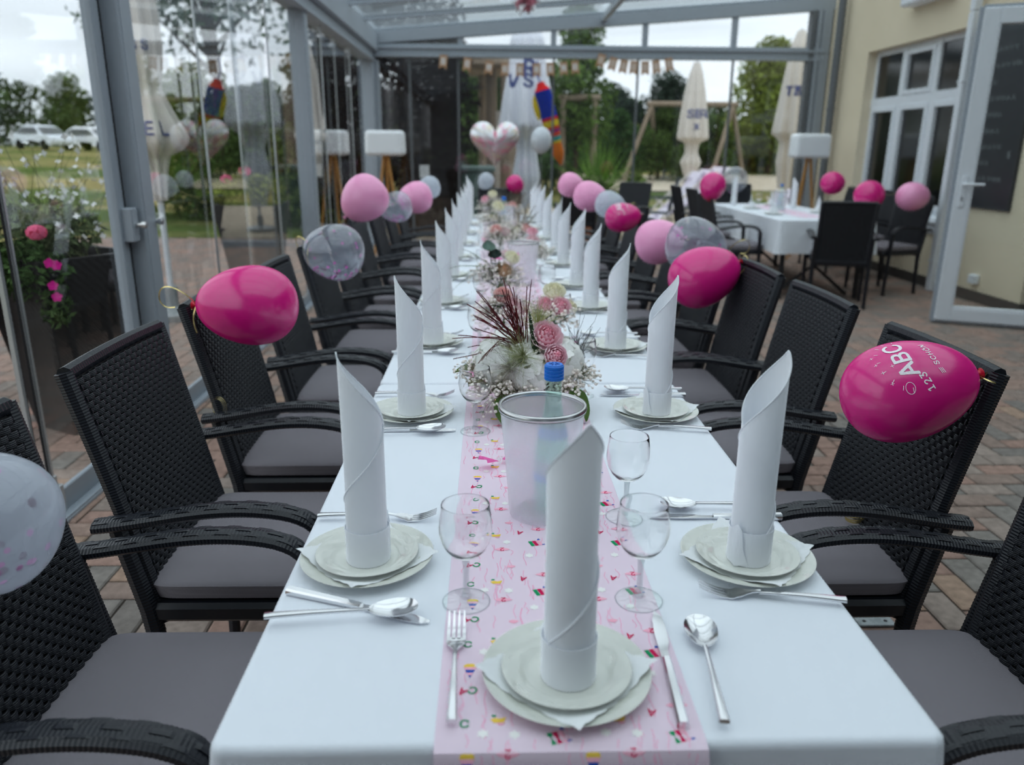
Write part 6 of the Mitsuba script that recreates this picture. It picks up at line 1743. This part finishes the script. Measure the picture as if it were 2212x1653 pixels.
MATS['leafy'] = thin(VC, 0.7, 0.0, 0.55, 1.25)
G1, G2, G3, YG, COP = (0.075, 0.125, 0.035), (0.055, 0.095, 0.035), (0.05, 0.075, 0.04), (0.17, 0.215, 0.045), (0.016, 0.010, 0.009)
tree('copper_beech', 'dark copper beech behind the left part of the back glass', -1.55, 14.6, 6.0, 1.35, COP, 9000, 0.075, low=0.06, clumps=22)
tree('copper_beech', 'second dark copper beech right beside the left back corner outside', -2.75, 15.2, 6.3, 1.15, COP, 6000, 0.08, low=0.06, clumps=18)
tree('overhanging_tree', 'large dark green tree whose branches hang into the left glass from above', -5.3, 16.0, 6.9, 2.2, (0.06, 0.105, 0.045), 6500, 0.085, low=0.55, clumps=22, trunk=0.13)
for k, (x, y, H, R, c) in enumerate([(-6.2, 17.0, 2.9, 1.4, YG), (-4.9, 16.2, 2.5, 1.2, G1), (-3.9, 18.0, 3.6, 1.2, G2), (-3.6, 15.0, 1.9, 0.8, (0.12, 0.16, 0.04))]):
    tree('shrub', f'green shrub at the lawn edge outside the left glass, {ORD[k]} of the row', x, y, H, R, c, 5200, 0.085, low=0.04, clumps=14, group='shrubs outside the left glass', trunk=0.04, cat='shrub')
for k, (x, y, H, R, c, l) in enumerate([(-0.6, 21.0, 3.6, 1.1, G1, 'left of the wooden shelter'), (0.5, 23.0, 4.1, 1.3, (0.06, 0.11, 0.04), 'behind the wooden shelter'), (1.5, 25.0, 3.6, 1.2, G2, 'right behind the white parasol')]):
    tree('leafy_tree', 'mid-green tree ' + l, x, y, H, R, c, 4200, 0.10, low=0.10, clumps=14)
tree('leafy_tree', 'tall light tree rising behind the windsock', 2.55, 24.5, 5.4, 1.15, (0.10, 0.165, 0.04), 5200, 0.10, low=0.30, clumps=16)
tree('leafy_tree', 'yellow-green tree left of the right parasol', 11.1, 32.0, 4.9, 2.2, YG, 7500, 0.13, low=0.2, clumps=18)
tree('leafy_tree', 'yellow-green tree behind the right parasol', 9.9, 23.5, 5.1, 1.3, (0.15, 0.20, 0.05), 5000, 0.10, low=0.2, clumps=16)
tree('pine', 'dark pine behind the swing, right one', 8.9, 41.0, 4.5, 2.0, (0.042, 0.062, 0.045), 6000, 0.12, low=0.08, clumps=20)
tree('pine', 'dark pine behind the swing, left one', 6.6, 42.0, 3.9, 1.8, (0.045, 0.066, 0.05), 5500, 0.12, low=0.08, clumps=18)
for k in range(11):
    x = 2.6 + 1.25 * k + 0.3 * TR.normal()
    tree('hedge_shrub', f'dense green shrub of the hedge behind the swing, {ORD[k]} from the left', x, 33.5 + 1.5 * TR.random() + 0.2 * (k % 3), 1.7 + 0.55 * TR.random(), 1.1, (0.055 + 0.05 * TR.random(), 0.10 + 0.04 * TR.random(), 0.035), 2600, 0.095, low=0.08, clumps=8, group='hedge shrubs behind the swing', trunk=0.04, cat='shrub')
for k in range(8):
    x = -3.5 + 1.6 * k
    tree('hedge_shrub', f'low shrub of the farther planting behind the shelter, {ORD[k]} from the left', x, 28.0 + 1.2 * TR.random(), 1.8 + 0.7 * TR.random(), 1.1, (0.05 + 0.05 * TR.random(), 0.095 + 0.04 * TR.random(), 0.035), 2400, 0.095, low=0.08, clumps=8, group='shrubs behind the shelter', trunk=0.04, cat='shrub')
b = MB()
for k in range(34):
    x, y = -66 + 3.7 * k + TR.normal(), 66 + 5 * TR.random()
    z0 = float(ground_z(x, y)); H = 4.3 + 1.6 * TR.random() + (0.9 if k % 5 == 0 else 0)
    for j in range(7):
        u = (j + 0.5) / 7
        c = np.array([x + 1.3 * TR.normal() * (1 - 0.6 * u), y + TR.normal(), z0 + H * (0.08 + 0.85 * u)]); s = 2.1 * (1.0 - 0.45 * u)
        add_leaves(b, 210, c, (s, s * 0.8, s * 0.7), 0.26, np.array((0.07, 0.105, 0.045)) * (0.7 + 0.6 * TR.random()), int(TR.integers(9999)), 0.35)
single('woodland', 'distant belt of trees along the horizon beyond the meadow', 'woodland', b, 'leafy', False, kind='stuff')


def car(col):
    t = Thing()
    prof = [(-2.1, 0.32), (-2.15, 0.62), (-2.0, 0.82), (-1.15, 0.95), (-0.45, 1.42), (0.2, 1.50), (1.1, 1.46), (1.75, 1.05), (2.1, 0.95), (2.15, 0.5), (2.05, 0.30)]
    p = smooth_path([(x, 0, z) for x, z in prof], 40)
    secs = []
    for s, k in ((-0.86, 0.93), (-0.80, 1.0), (0.80, 1.0), (0.86, 0.93)):
        secs.append(np.c_[p[:, 0] * (0.97 + 0.03 * k), np.where(p[:, 2] > 0.95, s * (1 - 0.20 * (p[:, 2] - 0.95) / 0.5), s), 0.32 + (p[:, 2] - 0.32) * (k if abs(s) > 0.82 else 1)])
    g = np.array(secs); m = grid(g)
    e = [xf((np.vstack([g[i], [[0, g[i][0, 1], 0.6]]]), np.stack([np.arange(39), np.arange(1, 40), np.full(39, 40)], 1)), np.eye(4)) for i in (0, 3)]
    t.part('body', join(m, *e), col, 40)
    for s in (-1, 1):
        t.part('side_window', (np.array([[-0.95, s * 0.845, 1.0], [1.5, s * 0.845, 1.02], [0.95, s * 0.735, 1.38], [-0.35, s * 0.735, 1.37]]), np.array([[0, 1, 2, 3]])), 'car_glass', False)
        for x in (-1.35, 1.35): t.part('wheel', cyl((x, s * 0.70, 0.32), (x, s * 0.88, 0.32), 0.32, None, 18), 'tyre', 30)
        t.part('headlamp', xf(ball(1.0, 1), Tr(-2.03, s * 0.62, 0.68) @ Sc(0.12, 0.18, 0.09)), 'silver_edge', 30)
    t.part('windscreen', (np.array([[-1.17, -0.70, 0.98], [-1.17, 0.70, 0.98], [-0.50, 0.62, 1.40], [-0.50, -0.62, 1.40]]), np.array([[0, 1, 2, 3]])), 'car_glass', False)
    return t


for k, (x, y, a, col, l) in enumerate([(-28.6, 53.0, 2.6, 'car_silver', 'pale blue-silver parked car in the meadow car park, left one'), (-26.2, 54.5, 2.8, 'car_white', 'white parked car in the meadow car park, middle one')]):
    car(col).place('car', l, 'car', Tr(x, y, float(ground_z(x, y))) @ Rz(a))
vn = Thing()
vn.part('body', box(-2.4, 2.4, -0.95, 0.95, 0.35, 2.25, 0.12), 'car_white', False); vn.part('bonnet', box(-3.1, -2.35, -0.90, 0.90, 0.35, 1.15, 0.15), 'car_silver', False)
vn.part('rear_window', box(1.2, 2.2, -0.965, 0.965, 1.25, 1.95, 0.02), 'car_glass', False)
for x in (-1.9, 1.6):
    for s in (-1, 1): vn.part('wheel', cyl((x, s * 0.78, 0.35), (x, s * 0.97, 0.35), 0.35, None, 18), 'tyre', 30)
vn.place('van', 'white parked van in the meadow car park beside the grey door post', 'van', Tr(-24.2, 59.0, float(ground_z(-24.2, 59))) @ Rz(2.9))
